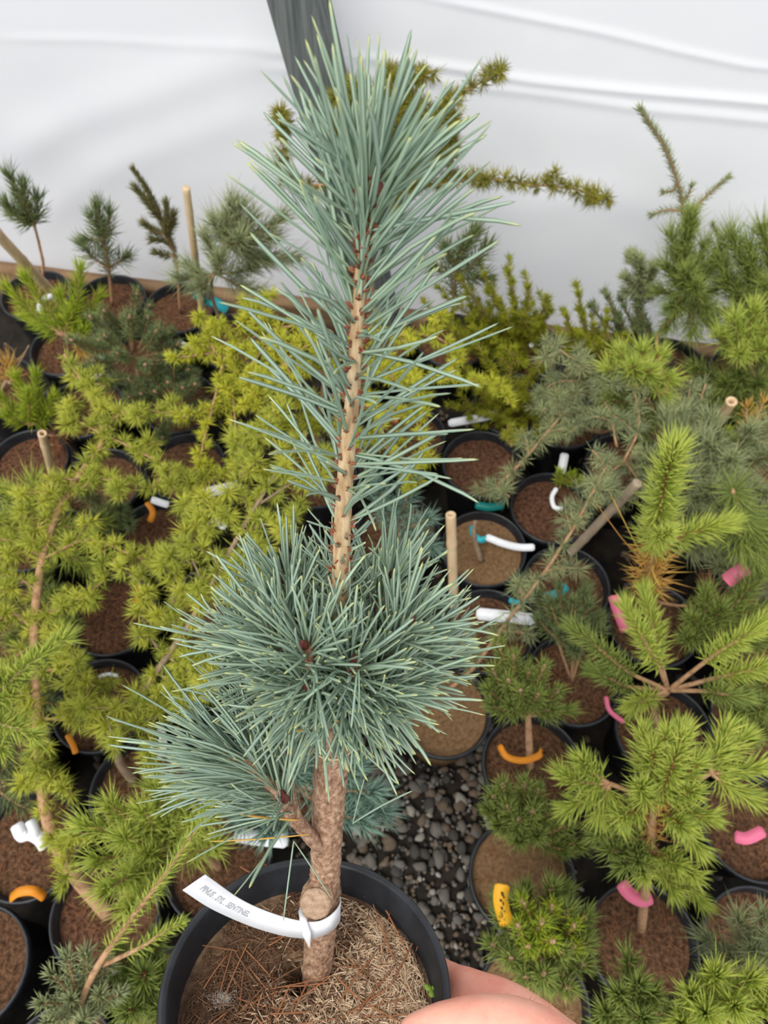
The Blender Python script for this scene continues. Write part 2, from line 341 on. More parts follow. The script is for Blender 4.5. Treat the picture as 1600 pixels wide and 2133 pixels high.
# ------------------------------------------------------------------ the pine held up in its pot
RC = Cp(640, 2040, 0.4475)
u_ = nrm(R_ * 0.05 + U_ * 0.898 - F_ * 0.437)                          # the pot is tipped away from the viewer
x_ = nrm(R_ - u_ * np.dot(R_, u_)); e_ = np.cross(u_, x_)              # e_: away from the viewer along the rim plane
def L2W(P): P = np.asarray(P, float); return RC + P[..., 0:1] * x_ + P[..., 1:2] * e_ + P[..., 2:3] * u_
SOILZ = -0.024
def onplane(px, py, q, nv): d = ray(px, py); return CAM + d * (np.dot(q - CAM, nv) / np.dot(d, nv))
def S(px, py, up=0.0): return onplane(px, py, RC + u_ * (SOILZ + up), u_)
TB = S(662, 2018)
def T(px, py, off=0.0): return onplane(px, py, TB + e_ * off, e_)
def depth(p): return np.dot(np.asarray(p) - CAM, F_)
pine = empty('potted_pine', TB); tag(pine, 'blue-green needled young pine held up by hand in a black pot', 'potted pine')
PR = [(0.004, -.150), (.062, -.150), (.0645, -.147), (.079, -.030), (.0805, -.026), (.0805, -.019), (.0860, -.017), (.0876, -.013), (.0876, -.004), (.0862, -.0005), (.0836, 0.0), (.0818, -.003),
      (.0808, -.010), (.0790, -.013), (.0780, -.024), (.0626, -.146), (.004, -.146)]
Vv, F = lathe(PR, 96)
potm = obj('pot', L2W(Vv), F, M['pot'], pine, TB)
# soil with a dip beside the trunk
def soilmesh(Rr, amp, seed, nr=14, k=40, hole=None):
    rr = np.linspace(0, 1, nr + 1)[1:]; th = np.linspace(0, 2 * math.pi, k, endpoint=False); P = [(0, 0, 0.0)]
    P += [(Rr * r * math.cos(a), Rr * r * math.sin(a), 0) for r in rr for a in th]; P = np.array(P)
    for q in range(len(P)):
        P[q, 2] = amp * (noise.noise((P[q, 0] * 30, P[q, 1] * 30, seed)) + 0.6 * noise.noise((P[q, 0] * 90, P[q, 1] * 90, seed)))
        if hole is not None: P[q, 2] -= hole[2] * math.exp(-((P[q, 0] - hole[0]) ** 2 + (P[q, 1] - hole[1]) ** 2) / hole[3] ** 2)
    jj = np.arange(k); j2 = (jj + 1) % k; f3 = np.stack([np.zeros(k, int), 1 + jj, 1 + j2], -1)
    i, j = np.meshgrid(np.arange(nr - 1), np.arange(k), indexing='ij'); jn = (j + 1) % k
    f4 = np.stack([1 + i * k + j, 1 + (i + 1) * k + j, 1 + (i + 1) * k + jn, 1 + i * k + jn], -1).reshape(-1, 4)
    return P, [f3, f4]
def W2L(p): d = np.asarray(p) - RC; return A(np.dot(d, x_), np.dot(d, e_), np.dot(d, u_))
hl = W2L(S(626, 2026)); SP, SF = soilmesh(0.0778, 0.0016, 3.0, 40, 120, (hl[0], hl[1], 0.036, 0.010)); SP[:, 2] += SOILZ
msl, nt, b, nn, ln = nodes('pine_litter_soil')
f = noisetex(nt, 60, 8, rough=0.7); c1 = ramp(nt, f, [(0.3, lin((48, 32, 22))), (0.5, lin((88, 62, 44))), (0.7, lin((118, 88, 64)))])
c2 = ramp(nt, f, [(0.3, lin((84, 60, 42))), (0.5, lin((130, 102, 76))), (0.7, lin((160, 132, 102)))])
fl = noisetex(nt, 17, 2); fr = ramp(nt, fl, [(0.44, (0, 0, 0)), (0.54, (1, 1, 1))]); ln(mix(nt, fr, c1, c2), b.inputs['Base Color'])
b.inputs['Roughness'].default_value = 0.95; bump(nt, b, noisetex(nt, 300, 6), 0.9, 0.003)
soilo = obj('soil', L2W(SP), SF, msl, pine, TB)
def soilh(x, y): return SOILZ + 0.0016 * (noise.noise((x * 30, y * 30, 3.0)) + .6 * noise.noise((x * 90, y * 90, 3.0))) - 0.036 * math.exp(-((x - hl[0]) ** 2 + (y - hl[1]) ** 2) / 1e-4)
def litter(nf, pale, mat, L0, L1, w0):
    B, D, Ls, bd = [], [], [], []
    while len(B) < nf:
        r = 0.0755 * math.sqrt(rng.uniform()); a = rng.uniform(0, 6.283); x, y = r * math.cos(a), r * math.sin(a)
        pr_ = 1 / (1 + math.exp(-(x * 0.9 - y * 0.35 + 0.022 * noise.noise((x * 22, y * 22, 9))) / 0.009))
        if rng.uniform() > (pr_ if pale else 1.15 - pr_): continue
        if (x - hl[0]) ** 2 + (y - hl[1]) ** 2 < 1.3e-4: continue
        a2 = rng.uniform(0, 6.283); el = rng.uniform(-0.02, 0.3)
        l_ = rng.uniform(L0, L1)
        if (x + l_ * math.cos(a2)) ** 2 + (y + l_ * math.sin(a2)) ** 2 > 0.0765 ** 2: continue
        B.append(L2W(A(x, y, soilh(x, y) + rng.uniform(0.0002, 0.0022))).ravel())
        D.append(x_ * math.cos(a2) * math.cos(el) + e_ * math.sin(a2) * math.cos(el) + u_ * math.sin(el)); Ls.append(l_)
        bd.append((x_ * rng.normal() + e_ * rng.normal()) * 0.22 - u_ * el)
    Vv, F, Cc = spikes(np.array(B), np.array(D), np.array(Ls), rng.uniform(w0, w0 * 1.8, nf), np.array(bd), 3, (0, .3, .65), (1, 1, .9))
    obj('litter', Vv, F, mat, soilo, TB, col=Cc, kind='stuff')
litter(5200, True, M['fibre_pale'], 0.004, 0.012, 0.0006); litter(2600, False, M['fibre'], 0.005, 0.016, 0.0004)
mw = mat_plain('white_mould', (214, 206, 194), 0.9); B = []; D = []
for q in range(260):
    p = S(462 + rng.normal() * (8 if q % 3 else 24), 2082 + rng.normal() * (6 if q % 3 else 15), 0.0012); B.append(p); D.append(nrm(x_ * rng.normal() + e_ * rng.normal() + u_ * abs(rng.normal()) * 0.5))
Vv, F, Cc = spikes(np.array(B), np.array(D), rng.uniform(.0015, .0045, 260), 0.00022, None, 3); obj('mould', Vv, F, mw, soilo, TB, col=Cc, kind='stuff')

# trunk, leader, branches
tp = [(660, 2040, 60), (662, 2000, 60), (667, 1950, 62), (671, 1900, 66), (676, 1840, 62), (680, 1760, 62), (684, 1680, 66), (690, 1600, 70), (692, 1545, 74), (694, 1500, 68), (698, 1440, 60)]
Pt = spline([T(a, b_) for a, b_, _ in tp], 20); wv = np.interp(np.linspace(0, 1, len(Pt)), np.linspace(0, 1, len(tp)), [w_ for *_, w_ in tp])
Vv, F = tube(Pt, [depth(p) * w_ / FPX / 2 for p, w_ in zip(Pt, wv)], 36, 0.12, 300)
trunk = obj('trunk', Vv, F, M['bark'], pine, TB)
lp = [(698, 1460, 56), (703, 1380, 40), (706, 1300, 37), (709, 1200, 36), (714, 1080, 36), (722, 960, 34), (735, 820, 31), (744, 680, 29), (752, 560, 27), (760, 470, 25), (766, 400, 22), (769, 372, 20)]
Pl = spline([T(a, b_) for a, b_, _ in lp], 8); wl = np.interp(np.linspace(0, 1, len(Pl)), np.linspace(0, 1, len(lp)), [w_ for *_, w_ in lp])
Vv, F = tube(Pl, [depth(p) * w_ / FPX / 2 for p, w_ in zip(Pl, wl)], 16, 0.07, 220)
leader = obj('leader_shoot', Vv, F, M['stem'], pine, TB)
def budmesh(base, d, L, r, k=10):
    P = np.array([base + d * L * t for t in (0, .15, .4, .65, .85, 1.0)]); return tube(P, np.array([.7, .95, 1, .75, .42, .06]) * r, k)
for a, b_, o_, L, r in ((768, 372, -.001, .0105, .0019), (786, 412, -.003, .0075, .0016), (776, 432, -.005, .006, .0016), (742, 420, -.002, .006, .0014), (800, 398, .003, .006, .0014)):
    Vv, F = budmesh(T(a, b_, o_), nrm(u_ + x_ * (a - 764) * 0.008), L, r); obj('bud', Vv, F, M['bud'], leader, TB)
# needle records: parent, base, dir, length, width, bend
REC = []; rng = np.random.default_rng(21)
def fascicle(par, b0, d, L, w=0.0014, droop=0.0, pair=True):
    for s in ((-1, 1) if pair else (1,)):
        dd = nrm(d + rng.normal(size=3) * 0.07 + s * 0.07 * nrm(np.cross(d, rng.normal(size=3))))
        REC.append((par, b0 + rng.normal(size=3) * 0.0004, dd, L * rng.uniform(0.9, 1.08), w * rng.uniform(0.85, 1.15), rng.normal(size=3) * 0.11 - u_ * droop * rng.uniform(0.2, 1)))
scl = MB()
def scale_at(p, d, L=0.0046, w=0.0026):
    V1, F1, c1_ = spikes(p[None], (d + u_ * 0.5)[None], L, w, None, 4, (0, .35, .7), (.6, 1, .7)); scl.add(V1, F1, c1_)
def along(P, t): q = t * (len(P) - 1); i0 = min(int(q), len(P) - 2); return P[i0] + (P[i0 + 1] - P[i0]) * (q - i0), nrm(P[i0 + 1] - P[i0])
ys = np.array([W2L(p)[2] for p in Pl]); NL = 150
for k in range(NL):
    t = 0.36 + 0.64 * (k / NL) ** 0.92; p, tg = along(Pl, t); az = k * GOLD
    rad = nrm(x_ * math.cos(az) + e_ * math.sin(az)); rr = depth(p) * np.interp(t, [0, 1], [36, 20]) / FPX / 2
    ang = math.radians(np.interp(t, [0.36, 0.6, 0.85, 1.0], [58, 49, 44, 29]) + rng.normal() * 15)
    if t > 0.97: ang *= rng.uniform(0.3, 1.0)
    fascicle(leader, p + rad * rr * 0.9, nrm(tg * math.cos(ang) + rad * math.sin(ang)), rng.uniform(0.049, 0.062) * (0.85 if t < .45 else 1) * np.interp(t, [.8, 1], [1, .80]), 0.00190, 0.12 if t < 0.6 else 0.03)
    scale_at(p + rad * rr * 0.8, rad); scale_at(p + rad * rr * 0.8 + tg * 0.0012, nrm(rad + x_ * rng.normal() * 0.5), 0.0036, 0.0020)
for k in range(70):                                                    # bare lower leader: scales and short curly needles
    t = 0.06 + 0.30 * k / 70; p, tg = along(Pl, t); az = k * GOLD; rad = nrm(x_ * math.cos(az) + e_ * math.sin(az)); rr = depth(p) * 36 / FPX / 2
    scale_at(p + rad * rr * 0.85, rad, 0.0034)
    fascicle(leader, p + rad * rr, nrm(tg * 0.55 + rad), rng.uniform(0.008, 0.019), 0.0014, -0.55, k % 3 == 0); scale_at(p + rad * rr * .85 + tg * .002, nrm(rad + rng.normal(size=3) * .4), .0042, .0022)
WH = [((635, 1348), -.034, 10), ((738, 1378), -.032, 9), ((560, 1300), -.012, 11), ((850, 1300), -.010, 11), ((590, 1215), .018, 11), ((815, 1205), .018, 11), ((690, 1235), .036, 10), ((790, 1440), -.022, 8), ((640, 1430), -.030, 7), ((500, 1330), .008, 9), ((890, 1360), .010, 9)]
for (px, py), off, nf in WH:
    b0 = T(698, 1445, 0); tip = T(px, py, off); mid_ = (b0 + tip) / 2 - u_ * 0.006; P = spline([b0, mid_, tip], 8); k = len(P)
    Vv, F = tube(P, np.linspace(.0042, .0026, k), 10, 0.15, 300); br = obj('branch', Vv, F, M['bark'], pine, TB)
    Vv, F = budmesh(tip, nrm(tip - P[-3]), .006, .0022); obj('bud', Vv, F, M['bud'], br, TB)
    for q in range(nf * 8):
        t = 0.30 + 0.70 * (q / (nf * 8)); p, tg = along(P, t); a0 = nrm(np.cross(tg, A(.3, .5, .8))); c0 = np.cross(tg, a0); az = q * GOLD
        rad = a0 * math.cos(az) + c0 * math.sin(az); ang = math.radians(np.interp(t, [.3, 1], [74, 26]) + rng.normal() * 10)
        d = nrm(tg * math.cos(ang) + rad * math.sin(ang) + u_ * 0.16); fascicle(br, p + rad * .0022, d, rng.uniform(.030, .045), 0.00172, 0.07)
        if q % 3 == 0: scale_at(p + rad * .0018, rad, .0028)
for k in range(64):                                                    # ragged drooping needles under the whorl
    b0 = T(692 + rng.normal() * 42, 1425 + rng.uniform(-30, 60), -.016 - abs(rng.normal()) * .010)
    fascicle(trunk, b0, nrm(x_ * rng.normal() * 0.9 - u_ * rng.uniform(-.2, .6) - e_ * 0.9), rng.uniform(.016, .036), .0017, 0.45, rng.uniform() < .5)
for path, nf in (([(690, 1795, 0), (640, 1735, -.012), (600, 1690, -.022), (575, 1650, -.026), (530, 1605, -.026), (470, 1560, -.022)], 78), ([(612, 1705, -.02), (600, 1640, -.012), (590, 1560, -.004), (560, 1480, .004)], 54), ([(650, 1745, -.010), (610, 1700, .012), (540, 1640, .026), (450, 1610, .032)], 46)):
    P = spline([T(*q) for q in path], 6); Vv, F = tube(P, np.linspace(.0044, .0024, len(P)), 10, 0.2, 300); br = obj('branch', Vv, F, M['bark'], pine, TB)
    for q in range(nf):
        t = 0.36 + 0.64 * q / nf; p, tg = along(P, t); a0 = nrm(np.cross(tg, u_)); c0 = np.cross(tg, a0); az = q * GOLD
        rad = a0 * math.cos(az) + c0 * math.sin(az); ang = math.radians(np.interp(t, [.3, 1], [52, 20]) + rng.normal() * 9)
        fascicle(br, p + rad * .002, nrm(tg * math.cos(ang) + rad * math.sin(ang) - x_ * 0.30), rng.uniform(.042, .056), .0016, 0.08)
    for q in range(30):
        t = rng.uniform(.05, 1); p, tg = along(P, t); scale_at(p, nrm(rng.normal(size=3)), .004, .002)
Vv, F = budmesh(T(596, 1668, -.030), nrm(u_ - x_ * .45), .0078, .0027); obj('bud', Vv, F, M['bud'], br, TB)
for a, b_, o1, c_, d_, o2 in ((735, 1715, -.012, 862, 1628, -.03), (735, 1715, -.012, 760, 1604, -.03), (612, 1752, -.022, 590, 1906, -.028), (612, 1752, -.022, 690, 1862, -.034), (690, 1480, -.018, 660, 1562, -.03), (716, 1490, -.016, 826, 1585, -.03), (700, 1520, -.018, 830, 1622, -.028), (640, 1520, -.02, 560, 1545, -.03)):
    p, q = T(a, b_, o1), T(c_, d_, o2); REC.append((trunk, p, nrm(q - p), np.linalg.norm(q - p), .00135, -u_ * .10))
score = np.array([r[3] / depth(r[1] + r[2] * r[3] * .6) * (1.0 - 0.25 * min(1, max(0, np.dot(r[1] - TB, e_) / .04))) for r in REC]); order = np.argsort(-score); big = set(order[:300].tolist())
NR = ((0, .15, .5, .85, .965), (.7, 1, 1, .95, .62)); rest = {}
for k, r in enumerate(REC):
    if k in big:
        Vv, F, Cc = spikes(r[1][None], r[2][None], r[3], r[4], r[5][None], 4, *NR, stripe=True); obj('needle', Vv, F, M['blue'], r[0], TB, col=Cc)
    else: rest.setdefault(r[0], []).append(r)
for par, rs in rest.items():
    Vv, F, Cc = spikes(np.array([r[1] for r in rs]), np.array([r[2] for r in rs]), np.array([r[3] for r in rs]), np.array([r[4] for r in rs]), np.array([r[5] for r in rs]), 4, *NR, stripe=True)
    obj('needles', Vv, F, M['blue'], par, TB, col=Cc, kind='stuff')
scl.build('bud_scales', M['scale'], leader, TB, kind='stuff')
for a, b_, o1, c_, d_, o2 in ((640, 1738, -.024, 436, 1764, -.034), (620, 1708, -.024, 498, 1703, -.032), (690, 1500, -.02, 612, 1530, -.03)):
    p, q = T(a, b_, o1), T(c_, d_, o2); Vv, F, Cc = spikes(p[None], (q - p)[None], np.linalg.norm(q - p), .0015, (u_ * .08)[None], 4, *NR); obj('dead_needle', Vv, F, M['deadyellow'], trunk, TB, col=Cc)
# sawn stub with its pale cut face, and a wire of old tie round the trunk
P = np.array([T(674, 1852, .001), T(662, 1868, -.010), T(657, 1881, -.0168)]); sd = nrm(P[2] - P[1])
Vv, F = tube(P, [.0108, .0100, .0094], 18, .08, 300); stub = obj('cut_stub', Vv, F, M['bark'], pine, TB)
wood = mat_noise('cut_wood', [(128, 100, 80), (162, 134, 110), (182, 156, 132)], 300, .8, .4, .0008)
P = np.array([P[-1] + sd * 0.0002, P[-1] + sd * .0011, P[-1] + sd * .0013]); Vv, F = tube(P, [.0091, .0087, .0068], 18, .05, 400); obj('cut_face', Vv, F, wood, stub, TB)
tc_ = T(691, 1550, 0); Vv, F = tube(np.array([tc_ + (x_ * math.cos(a) + e_ * math.sin(a)) * .0112 + u_ * .0006 * math.sin(2 * a) for a in np.linspace(0, 6.283, 30)]), .0005, 6); obj('tie_ring', Vv, F, M['cane'], pine, TB)
# long dead needles lying loose on the soil
def loose(p, q, arch=0.002, mat='deadbrown', w=0.00115):
    p = np.asarray(p); q = np.asarray(q); L = np.linalg.norm(q - p); bd = nrm(np.cross(q - p, u_)) * rng.uniform(-.16, .16) + u_ * arch / L
    Vv, F, Cc = spikes(p[None], (q - p)[None] - bd[None] * L, L, w, bd[None] * 1.0, 4, *NR)
    tag(obj('fallen_needle', Vv, F, M[mat], None, p, col=Cc), 'fallen brown pine needle lying on the litter in the held pot', 'pine needle', 'dead needles on the soil of the held pot')
for a, b_, c_, d_ in ((395, 1966, 498, 1982), (560, 2060, 700, 2030), (655, 2015, 612, 2110), (700, 2032, 745, 2078), (745, 2110, 825, 2010), (826, 2010, 776, 1880), (815, 1885, 790, 2020), (545, 2070, 500, 2130), (605, 2050, 570, 2132),
                      (520, 2015, 560, 2065), (500, 1805, 590, 1850), (552, 1800, 600, 1850), (760, 1830, 850, 1990), (860, 1965, 810, 2060), (893, 1920, 866, 1982), (650, 1700, 660, 1800), (742, 1790, 760, 1870), (780, 1990, 700, 2100), (470, 2110, 440, 2133), (640, 2108, 560, 2112)):
    loose(S(a, b_, .004), S(c_, d_, .005))
for k in range(84):
    r, a = 0.062 * math.sqrt(rng.uniform()), rng.uniform(0, 6.28); x, y = r * math.cos(a), r * math.sin(a); a2 = rng.uniform(0, 6.28); L = rng.uniform(.020, .042); x2, y2 = x + L * math.cos(a2), y + L * math.sin(a2)
    if math.hypot(x2, y2) > .072 or math.hypot(x - hl[0], y - hl[1]) < .014: continue
    loose(L2W(A(x, y, soilh(x, y) + .0025)), L2W(A(x2, y2, soilh(x2, y2) + .0035)), mat='deadbrown' if k % 3 else 'fibre')
# tiny clover seedling at the rim
sd0 = S(898, 2074, .001); sdl = empty('seedling', sd0); tag(sdl, 'tiny green seedling sprouting beside the rim of the held pot', 'seedling')
lm = mat_plain('seedling_leaf', (132, 164, 58), .5); Vv, F = tube(np.array([sd0, sd0 + u_ * .003, sd0 + u_ * .006]), .0005, 6); obj('stem', Vv, F, lm, sdl, sd0)
for k in range(3):
    a = k * 2.1 + .5; c0 = sd0 + u_ * .0065 + (x_ * math.cos(a) + e_ * math.sin(a)) * .0026; d0 = x_ * math.cos(a) + e_ * math.sin(a); q0 = np.cross(u_, d0)
    th = np.linspace(0, 6.283, 12, endpoint=False); P = np.array([c0 + d0 * math.cos(t) * .0026 + q0 * math.sin(t) * .0022 + u_ * .0006 * math.cos(2 * t) for t in th])
    Vv = np.vstack([P + u_ * .0001, P - u_ * .0003, [c0 + u_ * .0005], [c0 - u_ * .0003]]); jj = np.arange(12); j2 = (jj + 1) % 12
    obj('leaf', Vv, [np.vstack([np.stack([jj, j2, np.full(12, 24)], -1), np.stack([12 + j2, 12 + jj, np.full(12, 25)], -1)]), np.stack([jj, 12 + jj, 12 + j2, j2], -1)], lm, sdl, sd0)

# white name tag looped round the trunk
tgp = [(404, 1838, -.030), (470, 1882, -.026), (540, 1914, -.0235), (610, 1934, -.021), (662, 1936, -.0185), (694, 1918, -.0135), (708, 1894, .000), (694, 1876, .014), (655, 1870, .016), (630, 1880, .004), (630, 1908, -.018), (639, 1946, -.0225), (645, 1972, -.0225)]
P = spline([T(*q) for q in tgp], 10); k = len(P); s = np.linspace(0, 12, k)
wd = np.interp(s, [0, 5, 8, 9, 10, 11, 12], [.0150, .0140, .012, .006, .0035, .005, .0006]); ww = np.clip((s - 9) / 1.2, 0, 1)[:, None]
ttag = empty('plant_tag', P[20]); tag(ttag, 'white plastic strip tag with faded printed name looped round the held pine trunk', 'plant tag')
Vv, F = ribbon(P, u_ * (1 - ww) + x_ * ww, wd, .0003); obj('strip', Vv, F, M['white'], ttag, P[20], smooth=False)
fc = bpy.data.curves.new('lettering', 'FONT'); fc.body = 'PINUS . SYL . SENTINEL'; fc.size = 1.0; fc.resolution_u = 3; fc.offset = .018
fo = bpy.data.objects.new('lettering', fc); C.objects.link(fo); dg = bpy.context.evaluated_depsgraph_get()
me = bpy.data.meshes.new_from_object(fo.evaluated_get(dg)); bpy.data.objects.remove(fo)
tv = np.array([v.co[:] for v in me.vertices]); tf = [list(p.vertices) for p in me.polygons]; bpy.data.meshes.remove(me)
sl = np.concatenate([[0], np.cumsum(np.linalg.norm(np.diff(P, axis=0), axis=1))]); sc_ = 0.0375 / (tv[:, 0].max() - tv[:, 0].min()); out = []
for v in tv:
    q = 0.0062 + (v[0] - tv[:, 0].min()) * sc_; p = np.array([np.interp(q, sl, P[:, a]) for a in range(3)]); p2 = np.array([np.interp(q + .001, sl, P[:, a]) for a in range(3)])
    t_ = nrm(p2 - p); wv_ = nrm(u_ - t_ * np.dot(u_, t_)); nn_ = np.cross(t_, wv_)
    if np.dot(nn_, CAM - p) < 0: nn_ = -nn_
    out.append(p + wv_ * ((v[1] - .35) * sc_ * 1.6 + .0008) + nn_ * .00055)
me = bpy.data.meshes.new('lettering'); me.from_pydata([tuple(v - P[20]) for v in out], [], tf); me.materials.append(M['ink']); link(bpy.data.objects.new('lettering', me), ttag)

# ------------------------------------------------------------------ the hand that holds the pot
hand = MB()
def limb(js):
    P = spline([Cp(a, b_, c_) for a, b_, c_, _ in js], 6); r = np.interp(np.linspace(0, 1, len(P)), np.linspace(0, 1, len(js)), [q[3] for q in js])
    d0, d1 = nrm(P[0] - P[1]), nrm(P[-1] - P[-2])                      # rounded ends
    P = np.vstack([P[0] + d0 * r[0] * .85, P[0] + d0 * r[0] * .5, P, P[-1] + d1 * r[-1] * .5, P[-1] + d1 * r[-1] * .8, P[-1] + d1 * r[-1] * .97])
    r = np.concatenate([[r[0] * .4, r[0] * .85], r, [r[-1] * .86, r[-1] * .58, r[-1] * .2]]); hand.add(*tube(P, r, 18))
limb([(1250, 2330, .405, .028), (1170, 2245, .415, .027), (1110, 2180, .415, .022), (1036, 2140, .411, .0165), (940, 2137, .409, .0128), (868, 2153, .409, .0105)])           # thumb
limb([(1230, 2310, .42, .027), (1150, 2210, .435, .026), (1078, 2118, .450, .0165), (990, 2068, .468, .0130), (944, 2046, .484, .0112), (905, 2020, .505, .0100), (872, 1985, .520, .0088)])  # index
limb([(1240, 2320, .42, .027), (1175, 2240, .45, .024), (1105, 2168, .475, .0155), (1015, 2132, .500, .0130), (950, 2105, .517, .0112), (905, 2075, .533, .0092)])
limb([(1245, 2330, .42, .027), (1190, 2270, .46, .022), (1125, 2218, .492, .0145), (1040, 2190, .520, .0122), (975, 2165, .537, .0106), (925, 2140, .552, .0088)])
limb([(1255, 2340, .42, .026), (1205, 2300, .465, .020), (1140, 2262, .503, .0125), (1070, 2244, .530, .0106), (1010, 2226, .547, .0094), (965, 2205, .558, .0080)])
limb([(1180, 2255, .43, .027), (1260, 2345, .415, .0285), (1360, 2500, .39, .030), (1560, 2850, .36, .038), (1760, 3250, .34, .045)])
sk, nt, b, nn, ln = nodes('skin')
f = noisetex(nt, 28, 4); c = ramp(nt, f, [(.3, lin((232, 142, 122))), (.5, lin((244, 172, 150))), (.72, lin((248, 190, 166)))])
f2 = noisetex(nt, 170, 3); c = mix(nt, ramp(nt, f2, [(.66, (0, 0, 0)), (.74, (1, 1, 1))]), c, lin((222, 132, 112)))
ln(c, b.inputs['Base Color']); b.inputs['Roughness'].default_value = .48; b.inputs['Subsurface Weight'].default_value = .25; b.inputs['Subsurface Radius'].default_value = (1, .3, .2); b.inputs['Subsurface Scale'].default_value = .006
bump(nt, b, noisetex(nt, 420, 5), .22, .001)
hb = Cp(1180, 2255, .43); person = empty('person', hb); tag(person, "bare hairy hand and forearm gripping the rim of the held pot", 'person')
ho = hand.build('hand', sk, person, hb)
md = ho.modifiers.new('remesh', 'REMESH'); md.mode = 'VOXEL'; md.voxel_size = .0021; md.use_smooth_shade = True
md = ho.modifiers.new('smooth', 'SMOOTH'); md.factor = .5; md.iterations = 7
hm = mat_plain('arm_hair', (206, 160, 112), .5); B, D, Ls = [], [], []
for k in range(150):
    t = rng.uniform(); base = Cp(1085 + 130 * t + rng.normal() * 16, 2072 + 95 * t ** 1.2 + abs(rng.normal()) * 34, .424); B.append(base)
    D.append(nrm(R_ * rng.uniform(-.1, .9) + U_ * rng.uniform(-.1, .5) - F_ * .35 + rng.normal(size=3) * .2)); Ls.append(rng.uniform(.005, .012))
Vv, F, Cc = spikes(np.array(B), np.array(D), np.array(Ls), .00020, rng.normal(size=(150, 3)) * .3, 3, (0, .35, .7), (1, 1, .8)); obj('arm_hair', Vv, F, hm, person, hb, col=Cc, kind='stuff')

rng = np.random.default_rng(5)
# ------------------------------------------------------------------ nursery pots with conifers
PB = [(0.004, 0), (.060, 0), (.0625, .004), (.0765, .143), (.0785, .146), (.0785, .152), (.0835, .154), (.0850, .158), (.0850, .166), (.0838, .1695), (.0814, .17), (.0798, .167), (.0786, .160), (.0770, .156), (.0600, .006), (.004, .006)]
PV_, PF_ = lathe(PB, 44)
POTM = mkmesh('pot', PV_, PF_, M['pot'])
SOILM = {k: [] for k in ('soil', 'soilred', 'soiltan')}
for key in SOILM:
    for s in range(3):
        SP, SF = soilmesh(.0768, .0022, s + 5.0, 12, 30); SP[:, 2] += .146; SOILM[key].append(mkmesh('soil', SP, SF, M[key]))
LITM = []
for s in range(4):
    n_ = 130; r = .070 * np.sqrt(rng.uniform(size=n_)); a = rng.uniform(0, 6.28, n_); a2 = rng.uniform(0, 6.28, n_)
    Vv, F, Cc = spikes(np.stack([r * np.cos(a), r * np.sin(a), np.full(n_, .1505)], -1), np.stack([np.cos(a2), np.sin(a2), rng.uniform(-.05, .25, n_)], -1), rng.uniform(.012, .03, n_) * np.clip((.074 - r) / .02, .25, 1), .0009, rng.normal(size=(n_, 3)) * A(.2, .2, .02), 3)
    LITM.append(mkmesh('litter', Vv, F, M['deadbrown'], col=Cc))
#        kind   L     W      per m  a0  a1 bend mat
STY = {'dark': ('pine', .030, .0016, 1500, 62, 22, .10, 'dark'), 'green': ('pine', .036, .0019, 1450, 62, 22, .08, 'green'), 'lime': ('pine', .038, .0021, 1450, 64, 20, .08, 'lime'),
       'soft': ('pine', .042, .0012, 1500, 55, 18, .16, 'green'), 'softgrey': ('pine', .040, .0013, 1400, 55, 18, .16, 'grey'), 'yg': ('pine', .044, .0018, 1500, 58, 18, .1, 'yellowgreen'),
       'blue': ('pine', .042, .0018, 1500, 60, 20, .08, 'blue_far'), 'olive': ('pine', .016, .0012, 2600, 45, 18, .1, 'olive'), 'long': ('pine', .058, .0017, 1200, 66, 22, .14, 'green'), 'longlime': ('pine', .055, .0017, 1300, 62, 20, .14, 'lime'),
       'cedar': ('spur', .026, .0012, 66, 34, 0, .1, 'grey'), 'gold': ('spur', .022, .0016, 70, 42, 0, .08, 'gold'), 'gg': ('spur', .025, .0014, 66, 46, 0, .08, 'goldgreen'), 'top': ('spur', .021, .0013, 85, 38, 0, .08, 'larch_top'),
       'spruce': ('pine', .016, .0014, 1500, 66, 30, .1, 'grey'), 'thuja': ('pine', .017, .0016, 1100, 60, 25, .2, 'thuja'), 'darkthuja': ('pine', .017, .0016, 1100, 60, 25, .2, 'dark'), 'young': ('pine', .034, .0018, 800, 50, 20, .1, 'lime'), 'cedarneedle': ('pine', .022, .0017, 1500, 62, 25, .1, 'grey'),
       'deady': ('pine', .046, .0022, 420, 75, 40, .15, 'deadyellow'), 'deadb': ('pine', .042, .0015, 420, 78, 50, .15, 'deadbrown')}
def seglen(P): return float(np.linalg.norm(np.diff(P, axis=0), axis=1).sum())
